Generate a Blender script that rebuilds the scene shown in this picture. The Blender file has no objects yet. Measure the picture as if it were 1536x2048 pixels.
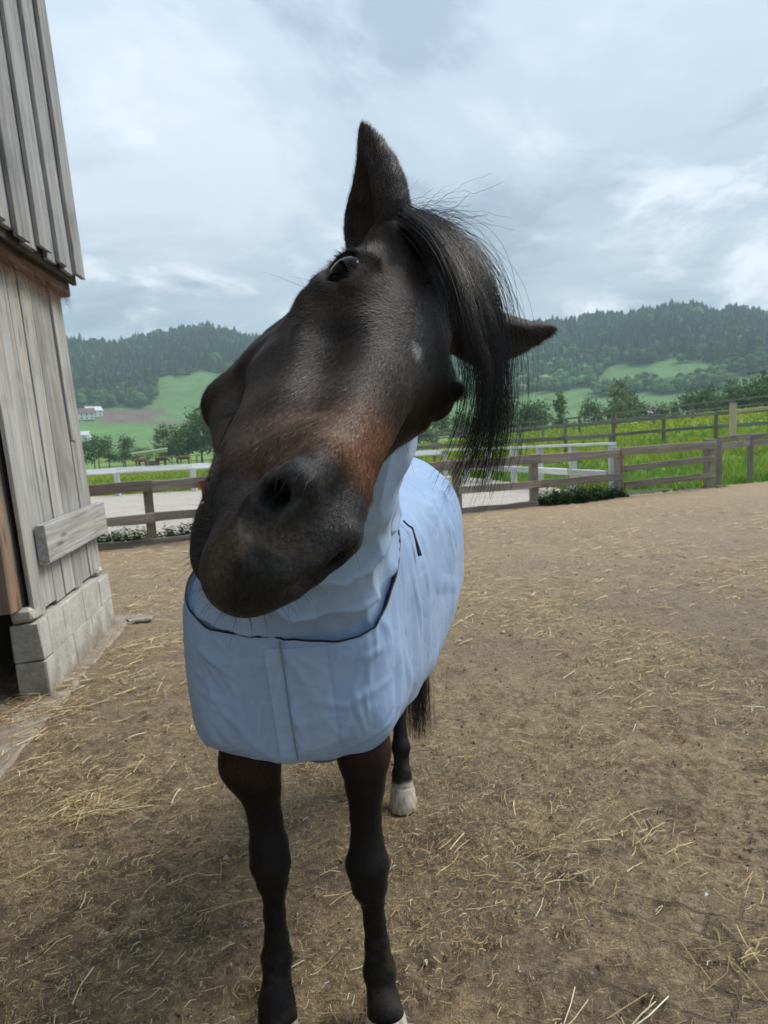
import bpy, bmesh, math, random
import numpy as np
from mathutils import Vector, Matrix

random.seed(7)
RNG = np.random.default_rng(7)
scene = bpy.context.scene
COL = scene.collection
R = math.radians

# ------------------------------------------------------------------ camera
cam_data = bpy.data.cameras.new("camera")
cam = bpy.data.objects.new("camera", cam_data)
COL.objects.link(cam)
cam.matrix_world = Matrix.Translation((0, 0, 1.6)) @ Matrix.Rotation(R(90 - 6.8), 4, 'X') @ Matrix.Rotation(R(-2.9), 4, 'Z')
cam_data.sensor_fit = 'VERTICAL'
cam_data.sensor_height = 36.0
cam_data.sensor_width = 27.0
cam_data.lens = 1500.0 / 2048.0 * 36.0
cam_data.clip_start = 0.05
cam_data.clip_end = 12000.0
cam_data.dof.use_dof = True
cam_data.dof.focus_distance = 0.95
cam_data.dof.aperture_fstop = 14.0
scene.camera = cam

# ------------------------------------------------------------------ world: overcast sky with broken cloud
SUN_EL, SUN_AZ = 52.0, 62.0          # degrees; azimuth clockwise from +Y (the way the camera looks)
world = bpy.data.worlds.new("World")
scene.world = world
world.use_nodes = True
wn, wl = world.node_tree.nodes, world.node_tree.links
wn.clear()


def wnode(t, **kw):
    n = wn.new(t)
    for k, v in kw.items():
        setattr(n, k, v)
    return n


w_out = wnode('ShaderNodeOutputWorld')
w_bg = wnode('ShaderNodeBackground')
w_bg.inputs['Strength'].default_value = 0.10
w_sky = wnode('ShaderNodeTexSky', sky_type='NISHITA')
w_sky.sun_disc = False
w_sky.sun_elevation = R(SUN_EL)
w_sky.sun_rotation = R(SUN_AZ)
w_sky.air_density = 1.0
w_sky.dust_density = 2.0
w_tc = wnode('ShaderNodeTexCoord')
w_sep = wnode('ShaderNodeSeparateXYZ')
wl.new(w_tc.outputs['Generated'], w_sep.inputs[0])
w_add = wnode('ShaderNodeMath', operation='ADD')
w_abs = wnode('ShaderNodeMath', operation='ABSOLUTE')
wl.new(w_sep.outputs['Z'], w_abs.inputs[0])
wl.new(w_abs.outputs[0], w_add.inputs[0])
w_add.inputs[1].default_value = 0.30
w_com = wnode('ShaderNodeCombineXYZ')
for ax in ('X', 'Y'):
    d = wnode('ShaderNodeMath', operation='DIVIDE')
    wl.new(w_sep.outputs[ax], d.inputs[0])
    wl.new(w_add.outputs[0], d.inputs[1])
    wl.new(d.outputs[0], w_com.inputs[ax])
w_com.inputs['Z'].default_value = 3.7


def wnoise(scale, detail, rough, dist, off):
    m = wnode('ShaderNodeMapping')
    m.inputs['Location'].default_value = off
    wl.new(w_com.outputs[0], m.inputs[0])
    n = wnode('ShaderNodeTexNoise')
    n.inputs['Scale'].default_value = scale
    n.inputs['Detail'].default_value = detail
    n.inputs['Roughness'].default_value = rough
    n.inputs['Distortion'].default_value = dist
    wl.new(m.outputs[0], n.inputs[0])
    return n


def wramp(src, stops):
    r = wnode('ShaderNodeValToRGB')
    r.color_ramp.interpolation = 'EASE'
    el = r.color_ramp.elements
    el[0].position, el[0].color = stops[0]
    el[1].position, el[1].color = stops[-1]
    for p, c in stops[1:-1]:
        e = el.new(p)
        e.color = c
    wl.new(src, r.inputs[0])
    return r


n1 = wnoise(1.25, 8, 0.58, 0.6, (2.3, 0.4, 0))
n2 = wnoise(2.6, 9, 0.60, 0.4, (7.1, 3.2, 1.0))
r1 = wramp(n1.outputs['Fac'], [(0.38, (1.65, 2.06, 2.55, 1)), (0.50, (2.40, 2.86, 3.38, 1)), (0.64, (3.15, 3.50, 3.90, 1))])
r2 = wramp(n2.outputs['Fac'], [(0.50, (0, 0, 0, 1)), (0.68, (0.85, 0.85, 0.85, 1))])
# bright torn cloud is more frequent low in the sky
lowm = wnode('ShaderNodeMapRange')
lowm.inputs['From Min'].default_value = 0.46
lowm.inputs['From Max'].default_value = 0.10
wl.new(w_sep.outputs['Z'], lowm.inputs['Value'])
mulb = wnode('ShaderNodeMath', operation='MULTIPLY')
wl.new(r2.outputs[0], mulb.inputs[0])
wl.new(lowm.outputs[0], mulb.inputs[1])
mixb = wnode('ShaderNodeMix', data_type='RGBA')
wl.new(mulb.outputs[0], mixb.inputs['Factor'])
wl.new(r1.outputs[0], mixb.inputs['A'])
mixb.inputs['B'].default_value = (5.6, 5.8, 6.1, 1)
mixs = wnode('ShaderNodeMix', data_type='RGBA')
mixs.inputs['Factor'].default_value = 0.95          # share of the sky the cloud covers
wl.new(w_sky.outputs[0], mixs.inputs['A'])
wl.new(mixb.outputs['Result'], mixs.inputs['B'])
# an overcast sky is brighter overhead than at the horizon (CIE overcast law, softened)
zen = wnode('ShaderNodeMath', operation='MULTIPLY_ADD')
wl.new(w_abs.outputs[0], zen.inputs[0])
zen.inputs[1].default_value = 1.1
zen.inputs[2].default_value = 0.85
vsc = wnode('ShaderNodeVectorMath', operation='SCALE')
wl.new(mixs.outputs['Result'], vsc.inputs[0])
wl.new(zen.outputs[0], vsc.inputs['Scale'])
wl.new(vsc.outputs[0], w_bg.inputs['Color'])
wl.new(w_bg.outputs[0], w_out.inputs['Surface'])

# ------------------------------------------------------------------ sun behind the cloud
sun_d = bpy.data.lights.new("sun", 'SUN')
sun_d.energy = 1.5
sun_d.angle = R(28)
sun_d.color = (1.0, 0.95, 0.87)
sun = bpy.data.objects.new("sun", sun_d)
COL.objects.link(sun)
sdir = Vector((math.sin(R(SUN_AZ)) * math.cos(R(SUN_EL)), math.cos(R(SUN_AZ)) * math.cos(R(SUN_EL)), math.sin(R(SUN_EL))))
sun.rotation_euler = sdir.to_track_quat('Z', 'Y').to_euler()
sun.location = sdir * 50

vs = scene.view_settings
vs.view_transform = 'Standard'
vs.look = 'None'
vs.gamma = 1.0
vs.use_curve_mapping = False
vs.exposure = 1.08
scene.cycles.max_bounces = 8
scene.cycles.transparent_max_bounces = 12
scene.cycles.volume_bounces = 1


# ================================================================== helpers
def tag(o, label=None, cat=None, group=None, kind=None):
    if label: o['label'] = label
    if cat: o['category'] = cat
    if group: o['group'] = group
    if kind: o['kind'] = kind
    return o


def empty(name, loc=(0, 0, 0), rz=0.0):
    o = bpy.data.objects.new(name, None)
    COL.objects.link(o)
    o.location = loc
    o.rotation_euler = (0, 0, rz)
    o.empty_display_size = 0.1
    return o


def np_mesh(name, V, F, smooth=True, col=None, colname='tint'):
    """V (n,3); F (m,3|4) or a list of such arrays"""
    me = bpy.data.meshes.new(name)
    V = np.ascontiguousarray(V, dtype=np.float32)
    Fs = F if isinstance(F, list) else [F]
    Fs = [np.asarray(f, dtype=np.int32) for f in Fs if len(f)]
    loops = np.concatenate([f.ravel() for f in Fs])
    sizes = np.concatenate([np.full(len(f), f.shape[1], np.int32) for f in Fs])
    starts = np.concatenate([[0], np.cumsum(sizes)[:-1]]).astype(np.int32)
    me.vertices.add(len(V))
    me.vertices.foreach_set('co', V.ravel())
    me.loops.add(len(loops))
    me.loops.foreach_set('vertex_index', loops)
    me.polygons.add(len(sizes))
    me.polygons.foreach_set('loop_start', starts)
    me.polygons.foreach_set('use_smooth', np.full(len(sizes), smooth))
    me.update(calc_edges=True)
    if col is not None:
        c = np.ones((len(V), 4), np.float32)
        c[:, :3] = col
        a = me.color_attributes.new(colname, 'FLOAT_COLOR', 'POINT')
        a.data.foreach_set('color', c.ravel())
    me.validate()
    return me


def link(name, me, mat=None, parent=None, loc=None, rz=None):
    o = bpy.data.objects.new(name, me)
    COL.objects.link(o)
    if mat is not None and not me.materials:
        me.materials.append(mat)
    if parent is not None:
        o.parent = parent
    if loc is not None:
        o.location = loc
    if rz is not None:
        o.rotation_euler = (0, 0, rz)
    return o


def copy_tree(o, parent=None):
    c = o.copy()
    COL.objects.link(c)
    c.parent = parent
    for ch in list(o.children):
        copy_tree(ch, c)
    return c


def tubes(paths, radii, sides=5, cap=True):
    """paths: list of (n,3) arrays, radii: list of (n,) -> V,F(quads)"""
    Vs, Fs, off = [], [], 0
    for P, rad in zip(paths, radii):
        P = np.asarray(P, float)
        n = len(P)
        rad = np.broadcast_to(np.asarray(rad, float), (n,))
        T = np.gradient(P, axis=0)
        T /= np.linalg.norm(T, axis=1, keepdims=True) + 1e-12
        ref = np.array([0.0, 0, 1]) if abs(T[0, 2]) < 0.9 else np.array([1.0, 0, 0])
        A = np.cross(T, ref)
        A /= np.linalg.norm(A, axis=1, keepdims=True) + 1e-12
        B = np.cross(T, A)
        an = np.arange(sides) / sides * 2 * math.pi
        ring = P[:, None, :] + rad[:, None, None] * (np.cos(an)[None, :, None] * A[:, None, :] + np.sin(an)[None, :, None] * B[:, None, :])
        Vs.append(ring.reshape(-1, 3))
        i = np.arange(n - 1)[:, None] * sides
        j = np.arange(sides)[None, :]
        k = (j + 1) % sides
        q = np.stack([i + j, i + k, i + sides + k, i + sides + j], -1).reshape(-1, 4) + off
        Fs.append(q)
        off += n * sides
    return np.concatenate(Vs), np.concatenate(Fs)


def plank_mesh(name, L, W, T, segs=5, jit=0.004, bev=0.004, seed=0, notch=0.0):
    """board: length along local X from 0 to L, width along Y, thickness along Z (both centred)"""
    rg = random.Random(seed)
    b = min(bev, T * 0.3, W * 0.3)
    prof = [(-W / 2, -T / 2 + b), (-W / 2 + b, -T / 2), (W / 2 - b, -T / 2), (W / 2, -T / 2 + b),
            (W / 2, T / 2 - b), (W / 2 - b, T / 2), (-W / 2 + b, T / 2), (-W / 2, T / 2 - b)]
    n = len(prof)
    V, Fq = [], []
    for i in range(segs + 1):
        x = L * i / segs
        if 0 < i < segs:
            x += rg.uniform(-.2, .2) * L / segs
        d1, d2, d3 = rg.uniform(-jit, jit), rg.uniform(-jit, jit), rg.uniform(-jit, jit) * .5
        for (y, z) in prof:
            xe = x
            if i in (0, segs):
                xe += rg.uniform(-notch, notch)
            V.append((xe, y + (d1 if y > 0 else d2), z + d3))
    for i in range(segs):
        for j in range(n):
            a, c = i * n + j, i * n + (j + 1) % n
            Fq.append((a, c, c + n, a + n))
    me = bpy.data.meshes.new(name)
    me.from_pydata(V, [], Fq + [tuple(range(n))[::-1], tuple(range(segs * n, segs * n + n))])
    me.update()
    return me


def frame(o, origin, xdir, up=(0, 0, 1)):
    """orient an object: local X along xdir, local Z as near 'up' as it can be"""
    x = Vector(xdir).normalized()
    z = Vector(up)
    z = (z - x * z.dot(x)).normalized()
    y = z.cross(x)
    m = Matrix((x, y, z)).transposed().to_4x4()
    m.translation = Vector(origin)
    o.matrix_local = m
    return o


# ------------------------------------------------------------------ materials
class NT:
    def __init__(self, name):
        self.m = bpy.data.materials.new(name)
        self.m.use_nodes = True
        self.t = self.m.node_tree
        self.b = self.t.nodes['Principled BSDF']
        self.out = self.t.nodes['Material Output']

    def n(self, t, ins=None, **kw):
        x = self.t.nodes.new(t)
        for k, v in kw.items():
            setattr(x, k, v)
        for k, v in (ins or {}).items():
            if isinstance(v, bpy.types.NodeSocket):
                self.t.links.new(v, x.inputs[k])
            else:
                x.inputs[k].default_value = v
        return x

    def coords(self, scale=(1, 1, 1), kind='Object', loc=(0, 0, 0)):
        tc = self.n('ShaderNodeTexCoord')
        return self.n('ShaderNodeMapping', {'Vector': tc.outputs[kind], 'Scale': scale, 'Location': loc}).outputs[0]

    def geo(self, scale=(1, 1, 1), loc=(0, 0, 0)):
        g = self.n('ShaderNodeNewGeometry')
        return self.n('ShaderNodeMapping', {'Vector': g.outputs['Position'], 'Scale': scale, 'Location': loc}).outputs[0]

    def noise(self, vec, scale, detail=5, rough=0.55, dist=0.0, out='Fac'):
        return self.n('ShaderNodeTexNoise', {'Vector': vec, 'Scale': scale, 'Detail': detail, 'Roughness': rough, 'Distortion': dist}).outputs[out]

    def ramp(self, fac, stops, interp='LINEAR'):
        r = self.n('ShaderNodeValToRGB', {'Fac': fac})
        r.color_ramp.interpolation = interp
        el = r.color_ramp.elements

        def c4(c):
            return (c, c, c, 1) if isinstance(c, (int, float)) else (tuple(c) + (1,))[:4]
        el[0].position, el[0].color = stops[0][0], c4(stops[0][1])
        el[1].position, el[1].color = stops[-1][0], c4(stops[-1][1])
        for p, c in stops[1:-1]:
            e = el.new(p)
            e.color = c4(c)
        return r.outputs[0]

    def mix(self, fac, a, b, mode='MIX'):
        x = self.n('ShaderNodeMix', data_type='RGBA', blend_type=mode)
        for k, v in (('Factor', fac), ('A', a), ('B', b)):
            s = [i for i in x.inputs if i.name == k and (k == 'Factor' and i.type == 'VALUE' or k != 'Factor' and i.type == 'RGBA')][0]
            if isinstance(v, bpy.types.NodeSocket):
                self.t.links.new(v, s)
            else:
                s.default_value = v if isinstance(v, (int, float)) else (tuple(v) + (1,))[:4]
        return [o for o in x.outputs if o.type == 'RGBA'][0]

    def math(self, op, a, b=0.0, c=None):
        x = self.n('ShaderNodeMath', operation=op)
        for i, v in enumerate((a, b) if c is None else (a, b, c)):
            if isinstance(v, bpy.types.NodeSocket):
                self.t.links.new(v, x.inputs[i])
            else:
                x.inputs[i].default_value = v
        return x.outputs[0]

    def bump(self, h, strength=0.5, dist=0.01, normal=None):
        ins = {'Height': h, 'Strength': strength, 'Distance': dist}
        if normal is not None:
            ins['Normal'] = normal
        return self.n('ShaderNodeBump', ins).outputs[0]

    def attr(self, name, out='Color'):
        return self.n('ShaderNodeAttribute', attribute_name=name).outputs[out]

    def rnd(self):
        return self.n('ShaderNodeObjectInfo').outputs['Random']

    def set(self, **kw):
        names = {'color': 'Base Color', 'rough': 'Roughness', 'normal': 'Normal', 'spec': 'Specular IOR Level', 'metal': 'Metallic',
                 'sheen': 'Sheen Weight', 'sheen_rough': 'Sheen Roughness', 'coat': 'Coat Weight', 'sss': 'Subsurface Weight', 'trans': 'Transmission Weight', 'sheen_tint': 'Sheen Tint'}
        for k, v in kw.items():
            s = self.b.inputs[names[k]]
            if isinstance(v, bpy.types.NodeSocket):
                self.t.links.new(v, s)
            else:
                s.default_value = v if isinstance(v, (int, float)) else (tuple(v) + (1,))[:4]
        return self.m


def m_plain(name, color, rough=0.6, var=0.15, scale=20.0, bump=0.0, spec=0.3):
    t = NT(name)
    v = t.coords()
    f = t.noise(v, scale, 4)
    c = t.mix(f, tuple(x * (1 - var) for x in color), tuple(min(1, x * (1 + var)) for x in color))
    t.set(color=c, rough=rough, spec=spec)
    if bump:
        t.set(normal=t.bump(f, bump, 0.005))
    return t.m


def m_wood(name, dark, light, warm, warm_amt=0.25, stain=0.4, rough=0.85, knots=True):
    """weathered board: grain runs along local X"""
    t = NT(name)
    rn = t.rnd()
    off = t.n('ShaderNodeCombineXYZ', {0: t.math('MULTIPLY', rn, 37.0), 1: t.math('MULTIPLY', rn, 11.0), 2: t.math('MULTIPLY', rn, 5.0)}).outputs[0]
    tc = t.n('ShaderNodeTexCoord')
    base = t.n('ShaderNodeVectorMath', {0: tc.outputs['Object'], 1: off}, operation='ADD').outputs[0]
    g1 = t.n('ShaderNodeMapping', {'Vector': base, 'Scale': (0.9, 22, 22)}).outputs[0]
    g2 = t.n('ShaderNodeMapping', {'Vector': base, 'Scale': (2.2, 90, 90)}).outputs[0]
    g3 = t.n('ShaderNodeMapping', {'Vector': base, 'Scale': (1.1, 4.0, 4.0)}).outputs[0]
    a = t.noise(g1, 1.0, 6, 0.6, 0.9)
    b = t.noise(g2, 1.0, 3, 0.5, 0.3)
    c = t.noise(g3, 1.3, 5, 0.6, 0.4)
    col = t.mix(t.ramp(a, [(0.28, 0), (0.72, 1)]), dark, light)
    col = t.mix(t.math('MULTIPLY', t.ramp(b, [(0.35, 1), (0.55, 0)]), 0.45), col, tuple(x * 0.45 for x in dark))
    col = t.mix(t.math('MULTIPLY', t.ramp(c, [(0.48, 0), (0.70, 1)]), warm_amt), col, warm)
    if knots:
        kv = t.n('ShaderNodeMapping', {'Vector': base, 'Scale': (1.7, 7.0, 7.0)}).outputs[0]
        vo = t.n('ShaderNodeTexVoronoi', {'Vector': kv, 'Scale': 1.0, 'Randomness': 1.0}).outputs['Distance']
        k = t.ramp(vo, [(0.06, 1), (0.16, 0)])
        col = t.mix(t.math('MULTIPLY', k, 0.65), col, tuple(x * 0.3 for x in dark))
    s = t.noise(base, 1.7, 6, 0.65, 0.6)
    col = t.mix(t.math('MULTIPLY', t.ramp(s, [(0.5, 0), (0.72, 1)]), stain), col, tuple(x * 0.4 for x in dark))
    br = t.math('ADD', t.math('MULTIPLY', rn, 0.40), 0.80)
    col = t.mix(1.0, col, t.n('ShaderNodeCombineColor', {0: br, 1: br, 2: br}).outputs[0], 'MULTIPLY')
    hgt = t.math('ADD', t.math('MULTIPLY', a, 0.6), t.math('MULTIPLY', b, 0.4))
    t.set(color=col, rough=rough, spec=0.2, normal=t.bump(hgt, 0.55, 0.006))
    return t.m


M = {}
M['barn_wood'] = m_wood('barn_wood', (0.24, 0.23, 0.215), (0.52, 0.505, 0.48), (0.38, 0.31, 0.22), 0.4, 0.42)
M['barn_upper'] = m_wood('barn_upper', (0.19, 0.185, 0.19), (0.44, 0.435, 0.44), (0.34, 0.28, 0.21), 0.3, 0.45)
M['door_wood'] = m_wood('door_wood', (0.15, 0.105, 0.075), (0.31, 0.265, 0.225), (0.36, 0.175, 0.07), 0.55, 0.45)
M['rust_wood'] = m_wood('rust_wood', (0.11, 0.062, 0.04), (0.27, 0.20, 0.15), (0.30, 0.15, 0.075), 0.6, 0.5)
M['fence_wood'] = m_wood('fence_wood', (0.17, 0.145, 0.12), (0.36, 0.32, 0.275), (0.32, 0.24, 0.17), 0.4, 0.4)
M['old_fence'] = m_wood('old_fence', (0.14, 0.125, 0.11), (0.31, 0.285, 0.25), (0.26, 0.20, 0.15), 0.3, 0.4)
M['new_wood'] = m_wood('new_wood', (0.42, 0.31, 0.20), (0.58, 0.46, 0.33), (0.5, 0.36, 0.22), 0.4, 0.1)
M['white_rail'] = m_wood('white_rail', (0.62, 0.62, 0.60), (0.82, 0.82, 0.80), (0.66, 0.62, 0.55), 0.3, 0.06, 0.55, False)
M['barn_shade'] = m_plain('barn_shade', (0.06, 0.05, 0.045), 0.9)  # dark colour carries the shade inside the barn and behind its boards


# ------------------------------------------------------------------ signed distance modelling (smooth unions on a grid)
class SDF:
    def __init__(self, lo, hi, h):
        self.ax = [np.arange(lo[i], hi[i] + h, h, dtype=np.float32) for i in range(3)]
        self.D = np.full(tuple(len(a) for a in self.ax), 1.0, np.float32)

    def sl(self, lo, hi):
        s, c = [], []
        for i in range(3):
            a, b = np.searchsorted(self.ax[i], lo[i]), np.searchsorted(self.ax[i], hi[i])
            if b <= a:
                return None, None
            s.append(slice(a, b))
            sh = [1, 1, 1]
            sh[i] = b - a
            c.append(self.ax[i][a:b].reshape(sh))
        return tuple(s), c

    def comb(self, s, d, k, sub):
        A = self.D[s]
        k = max(k, 1e-4)
        if sub:
            h = np.maximum(k - np.abs(A + d), 0) / k
            self.D[s] = np.maximum(A, -d) + h * h * k * 0.25
        else:
            h = np.maximum(k - np.abs(A - d), 0) / k
            self.D[s] = np.minimum(A, d) - h * h * k * 0.25

    def cone(self, a, b, ra, rb, k=0.02, sub=False, flat=None):
        """capsule with two radii; flat = (axis vector, factor) squeezes it along that axis"""
        a, b = np.asarray(a, float), np.asarray(b, float)
        m = max(ra, rb) * (1.0 if flat is None else max(1.0, 1 / flat[1])) + k + 0.012
        s, c = self.sl(np.minimum(a, b) - m, np.maximum(a, b) + m)
        if s is None: return
        ba = b - a
        P = [c[i] - np.float32(a[i]) for i in range(3)]
        t = np.clip((P[0] * ba[0] + P[1] * ba[1] + P[2] * ba[2]) / (ba @ ba + 1e-12), 0, 1)
        Q = [P[i] - t * np.float32(ba[i]) for i in range(3)]
        if flat is not None:
            ax, f = np.asarray(flat[0], float), flat[1]
            ax = ax / np.linalg.norm(ax)
            dq = Q[0] * ax[0] + Q[1] * ax[1] + Q[2] * ax[2]
            Q = [Q[i] + dq * np.float32(ax[i] * (f - 1)) for i in range(3)]
        d = np.sqrt(Q[0] ** 2 + Q[1] ** 2 + Q[2] ** 2) - (ra + (rb - ra) * t)
        self.comb(s, d.astype(np.float32), k, sub)

    def ell(self, c0, r, k=0.02, rot=None, sub=False, p=2.0):
        c0, r = np.asarray(c0, float), np.asarray(r, float)
        rr = r if rot is None else np.full(3, r.max())
        if p > 2: rr = rr * 1.15
        s, c = self.sl(c0 - rr - k - 0.012, c0 + rr + k + 0.012)
        if s is None: return
        P = [c[i] - np.float32(c0[i]) for i in range(3)]
        if rot is not None:
            Rm = np.asarray(rot, float)          # columns: ellipsoid axes
            P = [P[0] * Rm[0, i] + P[1] * Rm[1, i] + P[2] * Rm[2, i] for i in range(3)]
        if p == 2.0:
            k0 = np.sqrt(sum((P[i] / r[i]) ** 2 for i in range(3)))
            k1 = np.sqrt(sum((P[i] / r[i] ** 2) ** 2 for i in range(3))) + 1e-9
            d = k0 * (k0 - 1) / k1
        else:
            k0 = sum(np.abs(P[i] / r[i]) ** p for i in range(3)) ** (1 / p)
            d = (k0 - 1) * r.min()
        self.comb(s, d.astype(np.float32), k, sub)

    def mesh(self, smooth=2):
        D = self.D
        S = D < 0
        n = np.array(D.shape)
        c8 = np.zeros(tuple(n - 1), np.uint8)
        for dx in (0, 1):
            for dy in (0, 1):
                for dz in (0, 1):
                    c8 += S[dx:n[0] - 1 + dx, dy:n[1] - 1 + dy, dz:n[2] - 1 + dz]
        act = np.argwhere((c8 > 0) & (c8 < 8))
        vid = np.full(tuple(n - 1), -1, np.int32)
        vid[act[:, 0], act[:, 1], act[:, 2]] = np.arange(len(act))
        acc = np.zeros((len(act), 3))
        cnt = np.zeros(len(act))
        corners = [(x, y, z) for x in (0, 1) for y in (0, 1) for z in (0, 1)]
        for a in corners:
            for ax in range(3):
                if a[ax] == 1: continue
                b = list(a)
                b[ax] = 1
                ia, ib = act + np.array(a), act + np.array(b)
                da, db = D[ia[:, 0], ia[:, 1], ia[:, 2]], D[ib[:, 0], ib[:, 1], ib[:, 2]]
                m = (da < 0) != (db < 0)
                t = np.where(m, da / np.where(m, da - db, 1), 0)
                p = np.tile(np.array(a, float), (len(act), 1))
                p[:, ax] = t
                acc[m] += p[m]
                cnt[m] += 1
        loc = act + acc / cnt[:, None]
        h = np.array([a[1] - a[0] for a in self.ax])
        V = np.array([a[0] for a in self.ax]) + loc * h
        Q = []
        for ax in range(3):
            sa = [slice(None)] * 3
            sb = [slice(None)] * 3
            sa[ax], sb[ax] = slice(0, -1), slice(1, None)
            diff = S[tuple(sa)] != S[tuple(sb)]
            idx = np.argwhere(diff)
            u, w = (ax + 1) % 3, (ax + 2) % 3
            ok = (idx[:, u] >= 1) & (idx[:, w] >= 1) & (idx[:, u] < n[u] - 1) & (idx[:, w] < n[w] - 1)
            idx = idx[ok]
            ins = S[idx[:, 0], idx[:, 1], idx[:, 2]]

            def g(du, dw):
                q = idx.copy()
                q[:, u] += du
                q[:, w] += dw
                return vid[q[:, 0], q[:, 1], q[:, 2]]
            quad = np.stack([g(-1, -1), g(0, -1), g(0, 0), g(-1, 0)], 1)
            quad[~ins] = quad[~ins][:, ::-1]
            Q.append(quad)
        Fq = np.concatenate(Q)
        Fq = Fq[(Fq >= 0).all(1)]
        V = relax(V, Fq, smooth)
        return V, Fq


def relax(V, Fq, it):
    e = np.concatenate([Fq[:, [i, (i + 1) % Fq.shape[1]]] for i in range(Fq.shape[1])])
    for i in range(it * 2):
        lam = 0.5 if i % 2 == 0 else -0.45
        acc = np.zeros_like(V)
        cn = np.zeros(len(V))
        for c in range(3):
            acc[:, c] = np.bincount(e[:, 0], V[e[:, 1], c], len(V)) + np.bincount(e[:, 1], V[e[:, 0], c], len(V))
        cn = np.bincount(e[:, 0], minlength=len(V)) + np.bincount(e[:, 1], minlength=len(V))
        cn[cn == 0] = 1
        V = V + lam * (acc / cn[:, None] - V) * (np.bincount(e.ravel(), minlength=len(V)) > 0)[:, None]
    return V


def vnormals(V, Fq):
    fn = np.cross(V[Fq[:, 2]] - V[Fq[:, 0]], V[Fq[:, -1]] - V[Fq[:, 1]])
    N = np.zeros_like(V)
    for c in range(3):
        for i in range(Fq.shape[1]):
            N[:, c] += np.bincount(Fq[:, i], fn[:, c], len(V))
    N /= np.linalg.norm(N, axis=1, keepdims=True) + 1e-12
    return N


def smoothstep(a, b, x):
    t = np.clip((x - a) / (b - a), 0, 1)
    return t * t * (3 - 2 * t)


def vnoise(P, scale, seed=0, octaves=3):
    """cheap smooth value noise from summed sines, for displacement of numpy points"""
    rg = np.random.default_rng(seed)
    out = np.zeros(len(P))
    amp, f = 1.0, scale
    for o in range(octaves):
        for q in range(4):
            k = rg.normal(size=3)
            k /= np.linalg.norm(k)
            out += amp * 0.5 * np.sin((P @ k) * f * rg.uniform(.7, 1.4) + rg.uniform(0, 6.28))
        amp *= 0.5
        f *= 2.1
    return out


PI = math.pi
# ================================================================== TERRAIN
def hz(xp):
    """azimuth in degrees of something seen xp pixels across in the 1536 px wide photograph (used only to look up directions)"""
    return math.degrees(math.atan((xp - 768) / 1500.0))


ZC = ([-180, -60, -40, -5, 2.4, 8.8, 16, 23, 27, 40, 70, 180], [0, -1.0, -1.4, -1.0, -.4, .12, .52, 1.12, 1.36, 2.0, 1.0, 0])
RG_X = [-500, 0, 150, 170, 260, 330, 380, 430, 470, 520, 700, 900, 1070, 1160, 1210, 1260, 1300, 1340, 1400, 1440, 1480, 1536, 1700, 2200]
RG_E = [120, 178, 178, 180, 178, 190, 196, 203, 198, 184, 190, 194, 180, 184, 188, 180, 186, 188, 182, 164, 166, 150, 118, 90]
RG_A = [hz(x) for x in RG_X]


def terr(x, y):
    r = np.hypot(x, y)
    az = np.degrees(np.arctan2(x, y))
    zc = np.interp(az, *ZC)
    rid = (np.interp(az, RG_A, RG_E) * 1100 / 1500 - 16) * np.cos(np.radians(np.clip(az, -60, 60))) ** -1
    front = smoothstep(100, 60, np.abs(az))
    z = np.zeros_like(r)
    knots = [(0, 0 * zc), (21, 0 * zc), (60, zc), (200, -6.3 + 0 * zc), (420, -8 + 0 * zc), (560, -1 + 0 * zc), (700, 27 + 0 * zc), (1100, rid), (1400, rid * .7), (2600, rid * .2)]
    for (r0, z0), (r1, z1) in zip(knots[:-1], knots[1:]):
        m = (r >= r0) & (r < r1)
        f = (r - r0) / (r1 - r0)
        z = np.where(m, z0 + (z1 - z0) * f, z)
    far = smoothstep(450, 700, r)
    z = z + far * 3.0 * np.sin(x / 61.0 + 1.3 * np.sin(y / 90.0)) * np.sin(y / 75.0)
    z = np.where(r > 450, z * front + (-8) * (1 - front), z)
    return z


def tz(x, y):
    return float(terr(np.array([float(x)]), np.array([float(y)]))[0])


def polar(rs, angs):
    Rr, A = np.meshgrid(rs, np.radians(angs), indexing='ij')
    X, Y = Rr * np.sin(A), Rr * np.cos(A)
    nr, na = X.shape
    gi = np.arange(nr * na).reshape(nr, na)
    gj = np.roll(gi, -1, 1)
    qd = np.stack([gi[:-1], gj[:-1], gj[1:], gi[1:]], -1).reshape(-1, 4)[:, ::-1]
    return X, Y, qd


angs = np.concatenate([np.arange(-46, 46, .4), np.arange(46, 314, 4.0)])
rs = np.concatenate([[.02], np.geomspace(.6, 2600, 420)])
X, Y, qd = polar(rs, angs)
Z = terr(X, Y)
Z = Z - .06 * (np.hypot(X, Y) < 24)
rr = np.hypot(X, Y)
az = np.degrees(np.arctan2(X, Y))
# field colours: near meadow, valley floor, hillside pasture, ploughed strip
colr = np.zeros(X.shape + (3,))
near = np.array([0.180, 0.250, 0.048])
mid = np.array([0.150, 0.235, 0.050])
hil = np.array([0.105, 0.190, 0.062])
w1 = smoothstep(60, 200, rr)[..., None]
w2 = smoothstep(350, 600, rr)[..., None]
colr = near * (1 - w1) + mid * w1
colr = colr * (1 - w2) + hil * w2
azp = (az > hz(212)) & (az < hz(322) + (rr - 640) * .02) & (rr > 622) & (rr < 690)
colr[azp] = (0.150, 0.112, 0.090)
azp = (az > hz(322)) & (az < hz(460)) & (rr > 628) & (rr < 640)
colr[azp] = (0.16, 0.14, 0.10)
azp = (az < hz(330)) & (rr > 560) & (rr < 605)
colr[azp] = (0.105, 0.215, 0.055)
t = NT('meadow_ground')
gp = t.geo()
n1_ = t.noise(gp, .35, 6, .6)
n2_ = t.noise(gp, 6.0, 5, .6)
n3_ = t.noise(gp, .06, 4, .5)
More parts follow.
